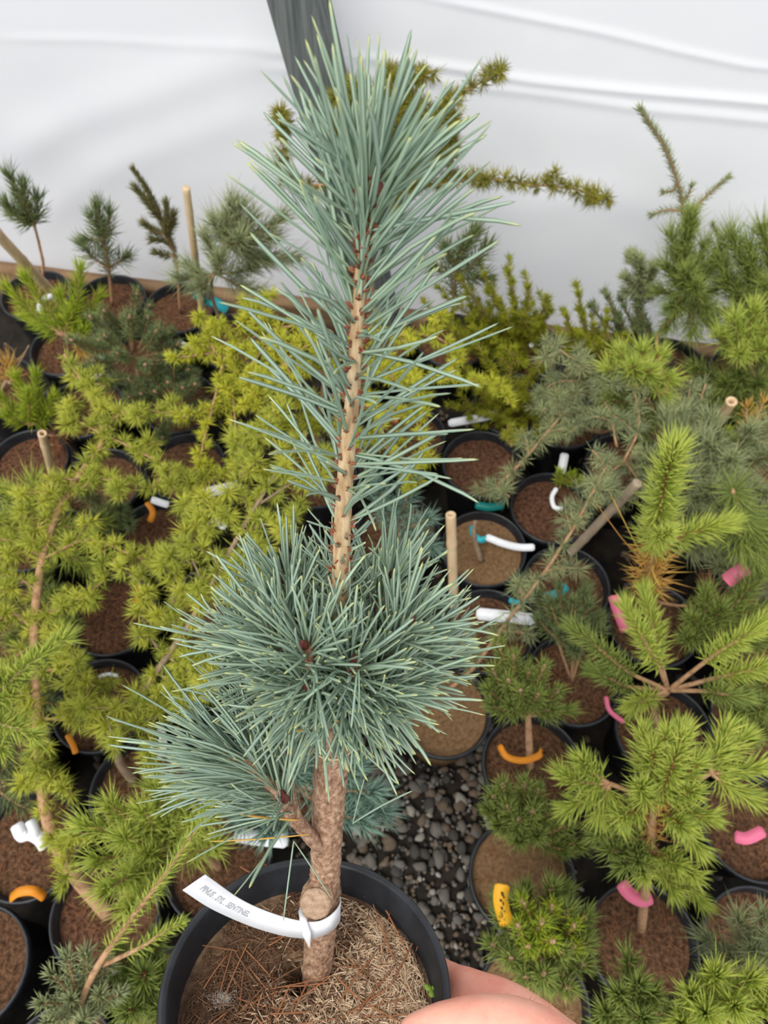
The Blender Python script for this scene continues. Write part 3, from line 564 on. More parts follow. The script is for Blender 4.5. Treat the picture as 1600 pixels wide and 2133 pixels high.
def foliage(P, sty, t0=0.2, sc=1.0, dens=1.0, tuft=True):
    kind, L, W, per, a0, a1, bd, mk = STY[sty]; Ln = seglen(P) * (1 - t0); T_, N_, B_ = frames(P)
    def at(t):
        q = t * (len(P) - 1); i0 = np.minimum(q.astype(int), len(P) - 2); f = (q - i0)[:, None]
        return P[i0] * (1 - f) + P[i0 + 1] * f, T_[i0], N_[i0], B_[i0]
    if kind == 'pine':
        n_ = max(30, int(Ln * per * dens)); ex = int(26 * dens) if tuft else 0
        t = np.concatenate([t0 + (1 - t0) * (np.arange(n_) + .5) / n_, np.full(ex, 1.0)]); p, tg, nn_, bb = at(t); az = np.arange(len(t)) * GOLD
        rad = nn_ * np.cos(az)[:, None] + bb * np.sin(az)[:, None]
        u = (t - t0) / (1 - t0); ang = np.radians(a0 + (a1 - a0) * u ** 1.5 + rng.normal(size=len(t)) * 10)
        ang[n_:] = np.radians(rng.uniform(4, 48, ex))
        D = tg * np.cos(ang)[:, None] + rad * np.sin(ang)[:, None] + A(0, 0, .12); Ls = L * sc * rng.uniform(.72, 1.1, len(t))
        Vv, F, Cc = spikes(p + rad * .001, D, Ls, W * (.6 + .4 * sc), rng.normal(size=(len(t), 3)) * bd + A(0, 0, .04))
    else:
        ns = max(4, int(Ln * per * dens)); t = t0 + (1 - t0) * (np.arange(ns) + rng.uniform(.1, .9, ns)) / ns; p, tg, nn_, bb = at(t); az = np.arange(ns) * GOLD + rng.normal(size=ns) * .5
        rad = nn_ * np.cos(az)[:, None] + bb * np.sin(az)[:, None] + A(0, 0, .35); rad = nrm(rad); k = a0
        p = np.repeat(p + rad * .004, k, 0); d = nrm(np.repeat(rad, k, 0) * .62 + nrm(rng.normal(size=(ns * k, 3))) * 1.0)
        sz = np.repeat(rng.uniform(.75, 1.15, ns), k); Vv, F, Cc = spikes(p, d, L * sc * sz * rng.uniform(.75, 1.1, ns * k), W, rng.normal(size=(ns * k, 3)) * bd, rnd=np.clip(np.repeat(rng.uniform(0, 1, ns), k) + rng.normal(size=ns * k) * .15, 0, 1))
    return Vv, F, Cc, M[mk]
def infront(p, m=.05):                                                  # nothing grows through the sheet
    p = np.asarray(p, float); s = np.dot(p - Wa, Wn)
    if s >= m: return p
    d = p - CAM; return CAM + d * (np.dot(Wa + Wn * m - CAM, Wn) / np.dot(d, Wn))
BASES = []
class Plant:
    n = 0; m = .05
    def __init__(s, name, label, cat, pot, soil='soil', litter=True, potmat=None):
        g = H(*pot, 0.0); s.b = g * A(1, 1, 0)
        for _ in range(12):
            for q in BASES:
                dd = s.b - q; l_ = np.linalg.norm(dd)
                if l_ < .172: s.b = q + dd / (l_ + 1e-9) * .173
            gap = np.dot(s.b - Wa * A(1, 1, 0), Wn)
            if gap < .140: s.b = s.b + Wn * (.140 - gap)
        BASES.append(s.b); s.y = s.b[1]; s.root = empty(name, s.b); tag(s.root, label, cat); Plant.n += 1
        po = bpy.data.objects.new('pot', POTM); po.rotation_euler.z = rng.uniform(0, 6); link(po, s.root)
        so = bpy.data.objects.new('soil', SOILM[soil][Plant.n % 3]); so.rotation_euler.z = rng.uniform(0, 6); link(so, s.root); s.soil = so
        if litter: l_ = bpy.data.objects.new('litter', LITM[Plant.n % 4]); l_['kind'] = 'stuff'; l_.rotation_euler.z = rng.uniform(0, 6); link(l_, so)
        s.v = V(s.y); s.top = s.b + A(0, 0, RIM - .02)
    def stem(s, pts, r0=.005, r1=.003, mat='twig', name='trunk'):
        P = spline([infront(q, s.m) for q in pts], 6); Vv, F = tube(P, np.linspace(r0, r1, len(P)), 9, .1, 120); return obj(name, Vv, F, M[mat], s.root, s.b)
    def shoot(s, sty, pts, t0=.2, sc=1.0, r0=.0028, r1=.0016, mat='twig', bud=None, dens=1.0, twigs=0, tl=.04, name='branch'):
        pts = [infront(p, s.m) for p in pts]
        if len(pts) == 2: pts = [pts[0], (pts[0] + pts[1]) / 2 + A(0, 0, -.10 * np.linalg.norm(pts[1] - pts[0])) + rng.normal(size=3) * .003, pts[1]]
        P = spline(pts, 7); Vv, F = tube(P, np.linspace(r0, r1, len(P)), 7); br = obj(name, Vv, F, M[mat], s.root, s.b)
        Vv, F, Cc, mm = foliage(P, sty, t0, sc, dens); obj('needles', Vv, F, mm, br, s.b, col=Cc, kind='stuff')
        if bud:
            Vv, F = budmesh(P[-1], nrm(P[-1] - P[-2] + A(0, 0, .002)), .012, .0048, 7); obj('bud', Vv, F, M[bud], br, s.b)
        for k in range(twigs):
            t = t0 + (1 - t0) * (k + rng.uniform(.2, .8)) / twigs; p, tg = along(P, t); d = nrm(tg * .7 + nrm(np.cross(tg, A(0, 0, 1))) * (1 if k % 2 else -1) + A(0, 0, rng.uniform(-.3, .5)) + rng.normal(size=3) * .15)
            l_ = tl * rng.uniform(.6, 1.2); s.shoot(sty, [p, p + d * l_ * .55 + A(0, 0, .002), p + d * l_ - A(0, 0, .004)], .12, sc, r1, r1 * .6, mat, None, dens, 0)
        return br
    def fan(s, sty, base, tips, **k):
        for t in tips: s.shoot(sty, [base, t], **k)
    def bush(s, sty, c, r, n_, flat=.8, lo=-.1, **k):
        base = s.top + A(0, 0, .005)
        for q in range(n_):
            zf = lo + (1 - lo) * (q + .5) / n_; a = q * GOLD; rr = math.sqrt(max(0, 1 - zf * zf)); d = A(rr * math.cos(a), rr * math.sin(a), zf * flat); tip = c + d * r * rng.uniform(.82, 1.08)
            mid_ = base * .35 + c * .65 + d * r * .25
            s.shoot(sty, [mid_ if q > 3 else base, mid_ * .45 + tip * .55 - A(0, 0, .004), tip], **k)
def pot(label, p, soil='soil', litter=True): return Plant('plant_pot', label, 'plant pot', p, soil, litter)

# ---- back row along the board
p = Plant('potted_pine', 'small bare-stemmed pine with round dark crown standing against the white sheet', 'potted pine', (74, 612), 'soilred'); v = p.v
p.stem([p.top, v(90, 560), v(84, 520), v(72, 470)], .004, .0028)
p.fan('dark', v(72, 470), [v(22, 372), v(50, 392), v(78, 420, .02), v(16, 428, -.02), v(34, 452), v(46, 420, .02)], sc=1.35, t0=.1)
p = Plant('potted_pine', 'thin upright dark green pine with forked top standing against the white sheet', 'potted pine', (234, 612), 'soilred'); v = p.v
p.shoot('dark', [p.top, v(226, 555), v(214, 500), v(203, 432)], .25, 1.3, .0045, .002)
p.fan('dark', v(226, 560), [v(176, 516), v(262, 536)], sc=1.4, t0=.4); p.fan('dark', v(214, 500), [v(228, 446), v(192, 455), v(188, 500)], sc=1.3)
p = Plant('potted_pine', 'narrow olive-brown pine with crooked bare tip beside a bamboo cane', 'potted pine', (388, 590)); v = p.v
p.shoot('olive', [p.top, v(366, 540), v(340, 470), v(312, 405), v(280, 356)], .2, 1, .004, .002, dens=1.3)
for a, b_ in (((332, 450), (286, 396)), ((350, 500), (346, 428)), ((345, 490), (306, 470)), ((358, 520), (322, 500)), ((330, 455), (312, 420)), ((362, 535), (330, 528)), ((346, 490), (362, 450))): p.shoot('olive', [v(*a), v(*b_)], .1, 1.5, .003, .0016, dens=1.3)
p = Plant('potted_pine', 'soft grey-green pine with fine needles tied to a bamboo cane by teal tape', 'potted pine', (470, 700)); v = p.v
p.stem([p.top, v(440, 610), v(462, 530), v(480, 460)], .005, .0025, 'twiggrey')
p.fan('softgrey', v(450, 570), [v(400, 560), v(432, 500), v(420, 600, -.05), v(520, 560), v(540, 610, -.05), v(380, 580, -.04), v(460, 540, -.04)], sc=1.25, dens=1.5); p.fan('softgrey', v(468, 510), [v(482, 432), v(448, 470), v(520, 460), v(560, 500), v(500, 500, -.04), v(540, 540), v(470, 470), v(500, 440), v(580, 460), v(600, 540)], sc=1.25, dens=1.5)
# ---- left side
p = Plant('potted_pine', 'yellow-green bushy pine with spread shoots beside a white looped tag', 'potted pine', (152, 708)); v = p.v
p.stem([p.top, H(140, 705, .06)], .005, .004)
p.fan('yg', H(135, 700, .08), [v(22, 606), v(58, 584), v(168, 566), v(128, 622), v(206, 622), v(60, 664), v(172, 690, -.05), v(196, 664), v(150, 650, -.03)], sc=.9, r0=.003)
p.fan('deady', H(150, 715, .06), [H(190, 720, .06), H(170, 730, .05)], dens=.6)
p = Plant('potted_mugo_pine', 'dense dark green mugo pine with many pale buds on upright shoots', 'potted pine', (306, 722))
p.bush('dark', H(268, 750, .14), .115, 26, .8, -.35, sc=.85, t0=.3, bud='budpink')
p.fan('dark', H(270, 700, .08), [H(286, 612, .2), H(220, 650, .2), H(310, 640, .16)], bud='budpink', sc=.85)
p = Plant('potted_mugo_pine', 'second dark green mugo pine crowded under the larch twigs', 'potted pine', (372, 836))
p.bush('dark', H(345, 838, .09), .085, 16, .8, -.2, sc=.85, t0=.3, bud='budpink')
p = pot('black pot of red-brown bark soil with a few bare twigs', (22, 786), 'soilred', False); p.stem([p.top, H(44, 750, .06), H(60, 720, .12)], .003, .0015, 'twiggrey', 'twig'); p.stem([p.top, H(30, 740, .06), H(10, 715, .1)], .003, .0015, 'twiggrey', 'twig')
pot('black pot of red-brown soil strewn with orange needles beside the dark mugo pine', (200, 822), 'soilred')
p = Plant('potted_pine', 'bright yellow dwarf pine tuft over red-brown soil', 'potted pine', (98, 922), 'soilred')
p.fan('yg', H(62, 885, .03), [H(6, 830, .1), H(36, 790, .13), H(76, 786, .13), H(112, 830, .1), H(20, 866, .07), H(60, 825, .13), H(98, 866, .06)], sc=.8, r0=.003, dens=1.2)
p.fan('deadb', H(80, 900, .0), [H(130, 905, .01), H(110, 930, .01)], dens=.8); p.fan('deady', H(20, 800, .02), [H(-10, 760, .06), H(18, 762, .05)], dens=.8)
pot('black pot of plain brown soil under the golden larch twigs', (385, 968)); pot('black pot of soil with an orange tag and loose grass blades', (334, 1098))
p = Plant('potted_pine', 'long-needled fresh green pine behind the leaning larch stem', 'potted pine', (60, 1110))
p.fan('longlime', H(60, 1090, .04), [H(20, 1030, .12), H(70, 1010, .13), H(0, 1090, .1), H(-30, 1160, .1), H(110, 1060, .08), H(180, 1180, .05), H(210, 1090, .04)], sc=1.0)
pot('black pot of dark soil with orange tag beside the golden larch', (262, 1228), 'soilred'); p = pot('black pot with mossy soil and broad ribbed rim among the larch twigs', (222, 1362))
pot('black pot of bare brown soil behind the golden larch stem', (440, 1262)); p = pot('black pot of red soil with faded orange tag below the larch branches', (134, 1500), 'soilred')
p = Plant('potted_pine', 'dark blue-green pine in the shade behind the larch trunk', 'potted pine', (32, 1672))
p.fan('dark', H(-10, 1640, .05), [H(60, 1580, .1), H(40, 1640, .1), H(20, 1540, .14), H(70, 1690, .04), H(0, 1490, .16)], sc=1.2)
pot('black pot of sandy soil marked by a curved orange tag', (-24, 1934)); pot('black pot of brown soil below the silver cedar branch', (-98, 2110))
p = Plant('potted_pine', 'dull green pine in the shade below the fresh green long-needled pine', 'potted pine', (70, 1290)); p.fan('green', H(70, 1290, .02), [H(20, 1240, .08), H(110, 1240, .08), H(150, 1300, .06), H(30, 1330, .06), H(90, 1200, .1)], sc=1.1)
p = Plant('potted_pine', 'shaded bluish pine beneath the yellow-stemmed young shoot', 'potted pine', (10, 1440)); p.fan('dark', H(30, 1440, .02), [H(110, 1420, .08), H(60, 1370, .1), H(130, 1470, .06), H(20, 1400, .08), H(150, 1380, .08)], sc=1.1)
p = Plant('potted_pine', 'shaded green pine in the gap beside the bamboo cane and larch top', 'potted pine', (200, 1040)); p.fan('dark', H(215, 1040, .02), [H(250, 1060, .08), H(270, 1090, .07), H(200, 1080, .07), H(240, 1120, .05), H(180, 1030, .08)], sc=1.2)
# tall leaning larch at the left
p = Plant('potted_larch', 'tall leaning larch with thick pale trunk and golden-green needle tufts', 'potted larch', (196, 1886), 'soilred')
mp = [p.top, H(150, 1815, .05), H(103, 1720, .10), H(86, 1610, .14), H(76, 1460, .18), H(72, 1310, .20), H(88, 1165, .22), H(130, 1045, .24), H(182, 965, .25), H(216, 905, .26), H(176, 805, .28), H(134, 738, .30)]
p.shoot('gg', mp, .12, 1.0, .0115, .0026, 'twig', name='trunk', dens=.8)
for tw in ([(130, 1045, .24), (200, 1000, .25), (262, 1005, .25), (330, 1020, .24)], [(88, 1165, .22), (180, 1125, .24), (262, 1150, .25), (345, 1195, .24)], [(74, 1285, .2), (150, 1255, .22), (225, 1205, .23)], [(90, 1160, .22), (30, 1130, .24), (-20, 1120, .25)],
           [(78, 1230, .21), (20, 1195, .23), (-20, 1210, .24)], [(72, 1310, .2), (20, 1275, .22), (-20, 1300, .22)], [(74, 1400, .19), (140, 1395, .2), (196, 1430, .2)], [(216, 905, .26), (290, 940, .26), (365, 985, .25), (400, 1010, .24)], [(78, 1495, .17), (150, 1500, .19), (210, 1490, .2)],
           [(120, 1065, .24), (60, 1110, .24), (30, 1100, .24)], [(200, 935, .25), (240, 870, .27), (300, 855, .28), (400, 870, .27)], [(150, 780, .29), (210, 800, .28)], [(80, 1260, .2), (110, 1330, .2), (170, 1360, .2)], [(216, 905, .26), (150, 870, .27), (140, 850, .27)], [(90, 1620, .14), (60, 1580, .16)], [(110, 1740, .1), (150, 1770, .1)], [(84, 1640, .13), (112, 1610, .15)],
           [(160, 1000, .25), (110, 1000, .26), (80, 1050, .26)], [(74, 1340, .2), (20, 1380, .21), (-10, 1440, .2)], [(76, 1440, .18), (20, 1470, .2)]):
    p.shoot('gg', [H(*q) for q in tw], .08, 1.05, .0022, .001, twigs=3 if len(tw) > 3 else 2, tl=.045)
# golden larch beside it
p = Plant('potted_larch', 'golden larch arching from a large black pot, lime tufts on grey twigs', 'potted larch', (288, 1642))
p.shoot('gg', [p.top + A(-.02, .02, 0), H(248, 1585, .05), H(243, 1520, .11), H(296, 1445, .17), H(345, 1372, .22), H(400, 1290, .26), H(470, 1165, .3), H(560, 1010, .33), H(640, 900, .35)], .2, 1.0, .008, .0025, 'twiggrey', name='trunk', dens=.8)
for tw in ([(345, 1372, .22), (310, 1320, .24), (290, 1250, .26), (300, 1190, .27)], [(370, 1335, .24), (360, 1250, .27), (370, 1160, .29)], [(400, 1290, .26), (440, 1230, .28), (500, 1200, .3)], [(300, 1440, .17), (250, 1470, .2), (220, 1500, .21)], [(350, 1368, .22), (400, 1400, .22), (440, 1380, .23)], [(330, 1400, .2), (380, 1440, .2), (420, 1450, .2)],
           [(430, 1230, .27), (390, 1130, .3), (410, 1060, .31)], [(500, 1110, .31), (560, 1090, .32), (620, 1080, .32)], [(520, 1070, .31), (500, 1000, .33), (520, 930, .34)], [(290, 1450, .17), (330, 1480, .18), (300, 1530, .17)], [(460, 1190, .3), (430, 1120, .31), (450, 1050, .32)], [(540, 1050, .32), (620, 1000, .34), (680, 980, .34)], [(590, 960, .34), (560, 880, .36), (600, 820, .36)], [(243, 1520, .11), (200, 1460, .15), (180, 1420, .18)], [(480, 1150, .3), (540, 1180, .3), (580, 1240, .28)]):
    p.shoot('gg', [H(*q) for q in tw], .1, 1.08, .0022, .001, 'twiggrey', twigs=3, tl=.048)
# golden weeping larch behind the held pine
p = Plant('potted_larch', 'bright golden weeping larch with hanging tufted twigs behind the held pine', 'potted larch', (660, 985))
p.stem([p.top, H(660, 900, .12), H(680, 780, .26), H(690, 690, .32)], .007, .004)
for tw in ([(690, 690, .32), (600, 680, .33), (520, 705, .32), (440, 735, .31), (345, 748, .3)], [(470, 735, .31), (445, 840, .28), (418, 950, .25), (412, 1045, .22)], [(500, 720, .31), (486, 800, .29), (492, 900, .26), (500, 990, .24)], [(680, 780, .26), (620, 760, .3), (560, 770, .31), (530, 830, .3)], [(670, 830, .22), (600, 820, .28), (560, 860, .27), (540, 930, .26)], [(690, 700, .32), (640, 720, .33), (590, 760, .33), (570, 820, .31)],
           [(690, 720, .3), (800, 700, .31), (900, 700, .31), (965, 740, .3)], [(680, 780, .26), (800, 780, .3), (930, 790, .29), (1050, 800, .27)], [(680, 820, .22), (780, 850, .26), (860, 870, .25), (895, 960, .22)], [(680, 760, .28), (760, 740, .32), (820, 790, .3), (900, 830, .27)], [(660, 860, .18), (610, 900, .24), (590, 980, .22)], [(560, 690, .33), (540, 660, .35), (510, 650, .35)], [(450, 735, .31), (430, 700, .33), (440, 680, .34)], [(650, 880, .16), (720, 900, .22), (800, 930, .22), (880, 1010, .18)], [(600, 690, .33), (560, 720, .33), (520, 770, .32), (540, 850, .3)]):
    p.shoot('gold', [H(*q) for q in tw], .06, 1.0, .0026, .0011, twigs=4, tl=.05)
# tall larch in front of the sheet and post
p = Plant('potted_larch', 'tall olive larch reaching sideways in front of the sheet wall and post', 'potted larch', (790, 700)); v = p.v; p.m = .16
p.shoot('top', [p.top, v(770, 560), v(752, 430), v(732, 310), v(728, 230), v(745, 185)], .35, 1, .006, .003, name='trunk')
for tw in ([(730, 260), (775, 205), (838, 168), (908, 146)], [(745, 370), (820, 300), (900, 250), (952, 205), (1048, 142)], [(752, 430), (880, 390), (1000, 372), (1100, 384), (1200, 394), (1278, 420)], [(740, 340), (800, 260), (850, 225), (900, 240)], [(735, 320), (690, 260), (700, 210)], [(755, 440), (850, 350), (920, 290), (945, 240)], [(757, 460), (830, 420), (900, 330)], [(745, 380), (600, 380), (590, 290), (585, 230)], [(750, 400), (860, 330), (890, 290), (960, 300)], [(752, 420), (820, 350), (880, 300), (880, 260)], [(735, 300), (760, 240), (800, 190), (820, 160)], [(735, 330), (790, 290), (830, 230), (860, 200)], [(732, 280), (720, 230), (740, 180)], [(740, 350), (800, 310), (850, 260), (880, 220)], [(748, 390), (850, 370), (900, 350), (950, 300)]):
    p.shoot('top', [v(*q) for q in tw], .12, 1.15, .003, .0013, dens=1.15, twigs=4, tl=.03)
# ---- foreground left
p = Plant('potted_cedar', 'silver-green cedar sending a long bare shoot past the held pot', 'potted cedar', (120, 2240))
p.shoot('young', [p.top, H(180, 2060, .3), H(262, 1930, .36), H(342, 1824, .40), H(418, 1712, .43)], .38, .55, .0046, .002, dens=.8, name='trunk')
p.shoot('young', [H(215, 2010, .33), H(290, 1975, .36), H(335, 1945, .37), H(372, 1925, .38)], .2, .5, .0028, .0012, dens=1.1)
for tip in ((110, 2030), (140, 1995), (90, 2090), (180, 1990), (230, 2010), (150, 2080), (210, 2070), (100, 2130), (250, 2070), (170, 2130)): p.shoot('cedarneedle', [H(165, 2110, .22), H(*tip, .30 + rng.uniform(-.03, .04))], .2, 1.0, .003, .0015, dens=.8)
p = Plant('potted_pine', 'soft lime-green pine with feathery tufts beside the held black pot', 'potted pine', (452, 1806))
p.stem([p.top, H(420, 1780, .08), H(370, 1760, .16)], .006, .004)
for tip in ((182, 1720), (205, 1790), (232, 1680), (300, 1690), (262, 1745), (335, 1650), (380, 1660), (440, 1690), (448, 1760), (290, 1830), (225, 1850), (350, 1720), (310, 1780), (400, 1720), (270, 1890), (320, 1640)): p.shoot('longlime', [H(345, 1768, .15), H(*tip, .25 + rng.uniform(-.03, .05))], .35, .75, .0035, .0018, dens=1.3)
p = Plant('potted_pine', 'dark green pine with brown bud below the silver cedar shoot', 'potted pine', (330, 2110))
p.fan('green', H(300, 2085, .12), [H(250, 1990, .22), H(325, 1960, .2), H(345, 2030, .2), H(272, 2105, .22), H(335, 2105, .2), H(300, 2030, .25), H(230, 2060, .2)], sc=1.2, bud='scale', r0=.003)
p = Plant('potted_pine', 'pale young pine shoot with yellow stem crossing the leaning larch trunk', 'potted pine', (-120, 1560))
p.shoot('young', [p.top, H(-60, 1500, .3), H(30, 1410, .38), H(130, 1333, .42)], .35, 1.0, .0042, .0018, 'cane', dens=1.3, name='trunk'); p.shoot('young', [H(-60, 1500, .3), H(0, 1508, .34), H(64, 1530, .36)], .2, 1.0, .0025, .0014, 'cane', dens=1.5)
p.fan('longlime', H(-60, 1500, .3), [H(20, 1450, .36), H(0, 1420, .37), H(30, 1500, .34), H(0, 1560, .33)], sc=.7)
p = Plant('potted_pine', 'second blue-green pine standing on the gravel behind the held trunk', 'potted pine', (596, 1640))
p.fan('blue', H(620, 1640, .1), [H(740, 1600, .22), H(775, 1650, .2), H(750, 1710, .18), H(510, 1700, .2), H(560, 1730, .16), H(700, 1560, .24), H(500, 1640, .22), H(600, 1560, .26), H(790, 1690, .14)], sc=1.15, r0=.004)
p = Plant('potted_pine', 'faint blue-green pine standing behind the held pine crown', 'potted pine', (830, 1106))
p.fan('blue', H(830, 1090, .06), [H(800, 1060, .16), H(860, 1000, .18), H(890, 1080, .14), H(840, 1150, .12), H(780, 1010, .2), H(900, 1140, .08)], sc=1.0, r0=.004)
# ---- right back
p = Plant('potted_pine', 'dark blue-grey long-needled pine behind the golden juniper', 'potted pine', (905, 640)); v = p.v
p.shoot('dark', [p.top, v(950, 560), v(985, 490)], .3, 1.5, .004, .002); p.fan('dark', v(950, 570), [v(1010, 520), v(930, 520), v(910, 560), v(1000, 580)], sc=1.5)
def sprays(p, sty, base, pts, n_sub=3, l=.035, **k):
    for t in pts: p.shoot(sty, [base, t], t0=.2, twigs=n_sub * 2, tl=l * .9, r0=.0026, r1=.001, **k)
p = Plant('potted_juniper', 'golden-green juniper with feathery sprays against the white sheet', 'potted juniper', (1040, 700)); v = p.v
sprays(p, 'thuja', p.top + A(0, 0, .03), [v(960, 585), v(1010, 575), v(1060, 570), v(1100, 600), v(1140, 622), v(930, 620), v(980, 640), v(1040, 630, -.04), v(1090, 660, -.05), v(1130, 680), v(900, 660), v(950, 690, -.06), v(1010, 700, -.08), v(1060, 740, -.06)], 5, .045)
p = Plant('potted_juniper', 'low yellow-green juniper spreading over its pot below the taller juniper', 'potted juniper', (1070, 830)); 
sprays(p, 'thuja', p.top + A(0, 0, .02), [H(960, 760, .16), H(1010, 740, .2), H(1070, 730, .2), H(1130, 760, .16), H(1160, 820, .1), H(1000, 820, .12), H(1060, 800, .16), H(1110, 830, .12), H(960, 850, .06), H(1140, 870, .05), H(1030, 870, .08)], 4, .04)
p = Plant('potted_juniper', 'small bright yellow juniper with upright tips beside the tall spruce', 'potted juniper', (1215, 770)); v = p.v
sprays(p, 'thuja', p.top + A(0, 0, .02), [v(1205, 615), v(1180, 660), v(1235, 680), v(1265, 670), v(1170, 700), v(1210, 700, -.05), v(1250, 720, -.05), v(1300, 700)], 4, .035)
p = Plant('potted_juniper', 'dark green bushy juniper in the gap between yellow juniper and pines', 'potted juniper', (1330, 690)); v = p.v
sprays(p, 'darkthuja', p.top + A(0, 0, .02), [v(1230, 640), v(1265, 620), v(1300, 640), v(1330, 640), v(1280, 670), v(1350, 680)], 3, .035)
p = Plant('potted_spruce', 'thin grey-stemmed spruce with sparse twigs rising before the sheet', 'potted spruce', (1352, 800)); v = V(p.y + .22)
p.shoot('spruce', [p.top, v(1368, 720, -.1), v(1408, 640), v(1426, 470), v(1395, 330), v(1335, 230)], .45, 1.0, .0045, .0018, 'twig', name='trunk')
for tw in ([(1426, 455), (1470, 410), (1514, 372)], [(1424, 440), (1390, 438), (1362, 446)], [(1402, 650), (1470, 620), (1510, 560), (1512, 520), (1486, 470)], [(1428, 500), (1450, 470)], [(1422, 420), (1440, 390)], [(1410, 380), (1385, 400)]): p.shoot('spruce', [v(*q) for q in tw], .15, .9, .0028, .0012, 'twig')
p = Plant('potted_pine', 'soft mid-green pine with upright feathery leader behind the spruce stem', 'potted pine', (1455, 690)); v = p.v
p.shoot('soft', [p.top, v(1440, 560), v(1436, 455)], .25, 1, .005, .002, dens=1.5); p.fan('soft', v(1440, 600), [v(1390, 560), v(1480, 560), v(1420, 530), v(1500, 600), v(1380, 610), v(1465, 520), v(1430, 570, -.05), v(1470, 640, -.06), v(1400, 640, -.06), v(1500, 520), v(1400, 500), v(1450, 600, -.08), v(1390, 680, -.08), v(1500, 690, -.1), v(1440, 690, -.1)], dens=1.4, sc=1.15)
p = Plant('potted_pine', 'pale green narrow pine beside the soft pine against the sheet', 'potted pine', (1325, 600)); v = p.v
p.shoot('spruce', [p.top, v(1335, 580), v(1318, 535)], .1, 1.6, .003, .0015, dens=2.5); p.fan('spruce', v(1338, 600), [v(1305, 580), v(1360, 560), v(1350, 610), v(1310, 610)], sc=1.6, dens=2.5)
p = Plant('potted_pine', 'broad green pine with long needles at the end of the sheet-side row', 'potted pine', (1600, 640)); v = p.v
p.fan('soft', p.top + A(0, 0, .06), [v(1525, 500), v(1590, 490), v(1560, 555), v(1510, 590), v(1620, 540), v(1540, 620), v(1600, 600, -.04), v(1520, 660, -.06), v(1580, 650, -.06), v(1560, 520), v(1500, 550)], sc=1.3, dens=1.6)
p = Plant('potted_pine', 'fresh green pine tuft with reddish centre beside the bare brown stems', 'potted pine', (1572, 800))
p.fan('longlime', H(1560, 720, .22), [H(1530, 670, .3), H(1570, 650, .31), H(1610, 680, .3), H(1500, 700, .27), H(1600, 730, .27), H(1540, 740, .26)], sc=.85, dens=1.3, t0=.1); p.stem([p.top, H(1565, 770, .1), H(1560, 720, .22)])
p.fan('long', H(1560, 810, .06), [H(1510, 800, .13), H(1580, 800, .13), H(1540, 780, .15), H(1490, 830, .1), H(1450, 770, .14), H(1600, 840, .1), H(1550, 860, .08)], sc=1.0, dens=1.3)
p = Plant('potted_pine', 'light green pine with dense round tufts and one red bud among blue cedars', 'potted pine', (1395, 905))
p.stem([p.top, H(1370, 850, .15), H(1345, 790, .25)], .006, .004)
p.fan('longlime', H(1340, 780, .26), [H(1338, 735, .32), H(1295, 740, .31), H(1370, 745, .31), H(1390, 790, .28), H(1270, 770, .29), H(1320, 765, .33), H(1350, 775, .32), H(1380, 820, .26)], sc=.78, dens=1.5, t0=.15, bud='scale')
p.fan('long', H(1350, 830, .18), [H(1270, 830, .25), H(1300, 870, .2), H(1370, 870, .2), H(1340, 900, .16), H(1260, 860, .2)], sc=.75, dens=1.2)
p = Plant('potted_cedar', 'blue-grey cedar with drooping tufted branches and curved brown twigs', 'potted cedar', (1222, 905), 'soilred')
p.stem([p.top, H(1260, 900, .1), H(1290, 850, .2)], .005, .003)
for tw in ([(1290, 850, .2), (1250, 780, .27), (1190, 745, .29), (1130, 705, .3)], [(1300, 960, .2), (1330, 890, .24), (1318, 810, .27), (1260, 770, .28)], [(1290, 850, .2), (1220, 800, .22), (1150, 800, .2), (1110, 850, .16)], [(1285, 930, .2), (1270, 860, .24), (1240, 800, .26), (1235, 760, .28)], [(1260, 900, .1), (1180, 860, .14), (1130, 900, .1)], [(1300, 960, .16), (1260, 1000, .14), (1250, 1060, .1)], [(1300, 960, .16), (1330, 1000, .14), (1350, 1040, .1)], [(1290, 900, .18), (1200, 850, .2), (1160, 830, .2)]):
    p.shoot('cedar', [H(*q) for q in tw], .1, 1.1, .0028, .0012, twigs=3, tl=.05, dens=1.1)
p = Plant('potted_cedar', 'grey-green cedar tied with dark teal tape, one long bare branch rising', 'potted cedar', (925, 1478), 'soiltan', False)
Q, F = lathe([(.0640, .006), (.0776, .142), (.0770, .1425), (.0632, .006)], 40, closed=True); obj('pot_side', Q, F, M['potbrown'], p.root)
p.shoot('cedar', [p.top + A(.01, .04, 0), H(985, 1392, .05), H(1060, 1290, .12), H(1125, 1205, .18), H(1190, 1108, .22), H(1232, 1030, .25), H(1275, 950, .28)], .12, 1.2, .0042, .002, 'twig', twigs=7, tl=.05, name='trunk', dens=.8)
p = Plant('potted_cedar', 'wispy cedar branch crossing the pots below the golden juniper', 'potted cedar', (1006, 962), 'soilred', False)
p.shoot('cedar', [p.top + A(-.02, -.05, .01), H(1020, 1020, .06), H(1080, 970, .12), H(1140, 900, .17), H(1185, 850, .2)], .1, 1.3, .004, .002, 'twig', twigs=5, tl=.05, dens=.7)
p.fan('gold', H(1065, 930, .03), [H(1058, 885, .08), H(1080, 900, .06)], dens=1.2)
p = Plant('potted_pine', 'tangled grey-green pine beside the slanting cut cane', 'potted pine', (1560, 985))
p.fan('softgrey', H(1530, 970, .1), [H(1480, 930, .22), H(1440, 970, .2), H(1560, 900, .24), H(1600, 950, .2), H(1500, 1000, .2), H(1420, 900, .2), H(1450, 1040, .16), H(1540, 1040, .18), H(1590, 1030, .18), H(1400, 1010, .16), H(1560, 1080, .16), H(1520, 960, .24), H(1600, 890, .22), H(1480, 880, .24), H(1620, 1090, .16), H(1500, 1060, .18)], sc=1.3, dens=1.5)
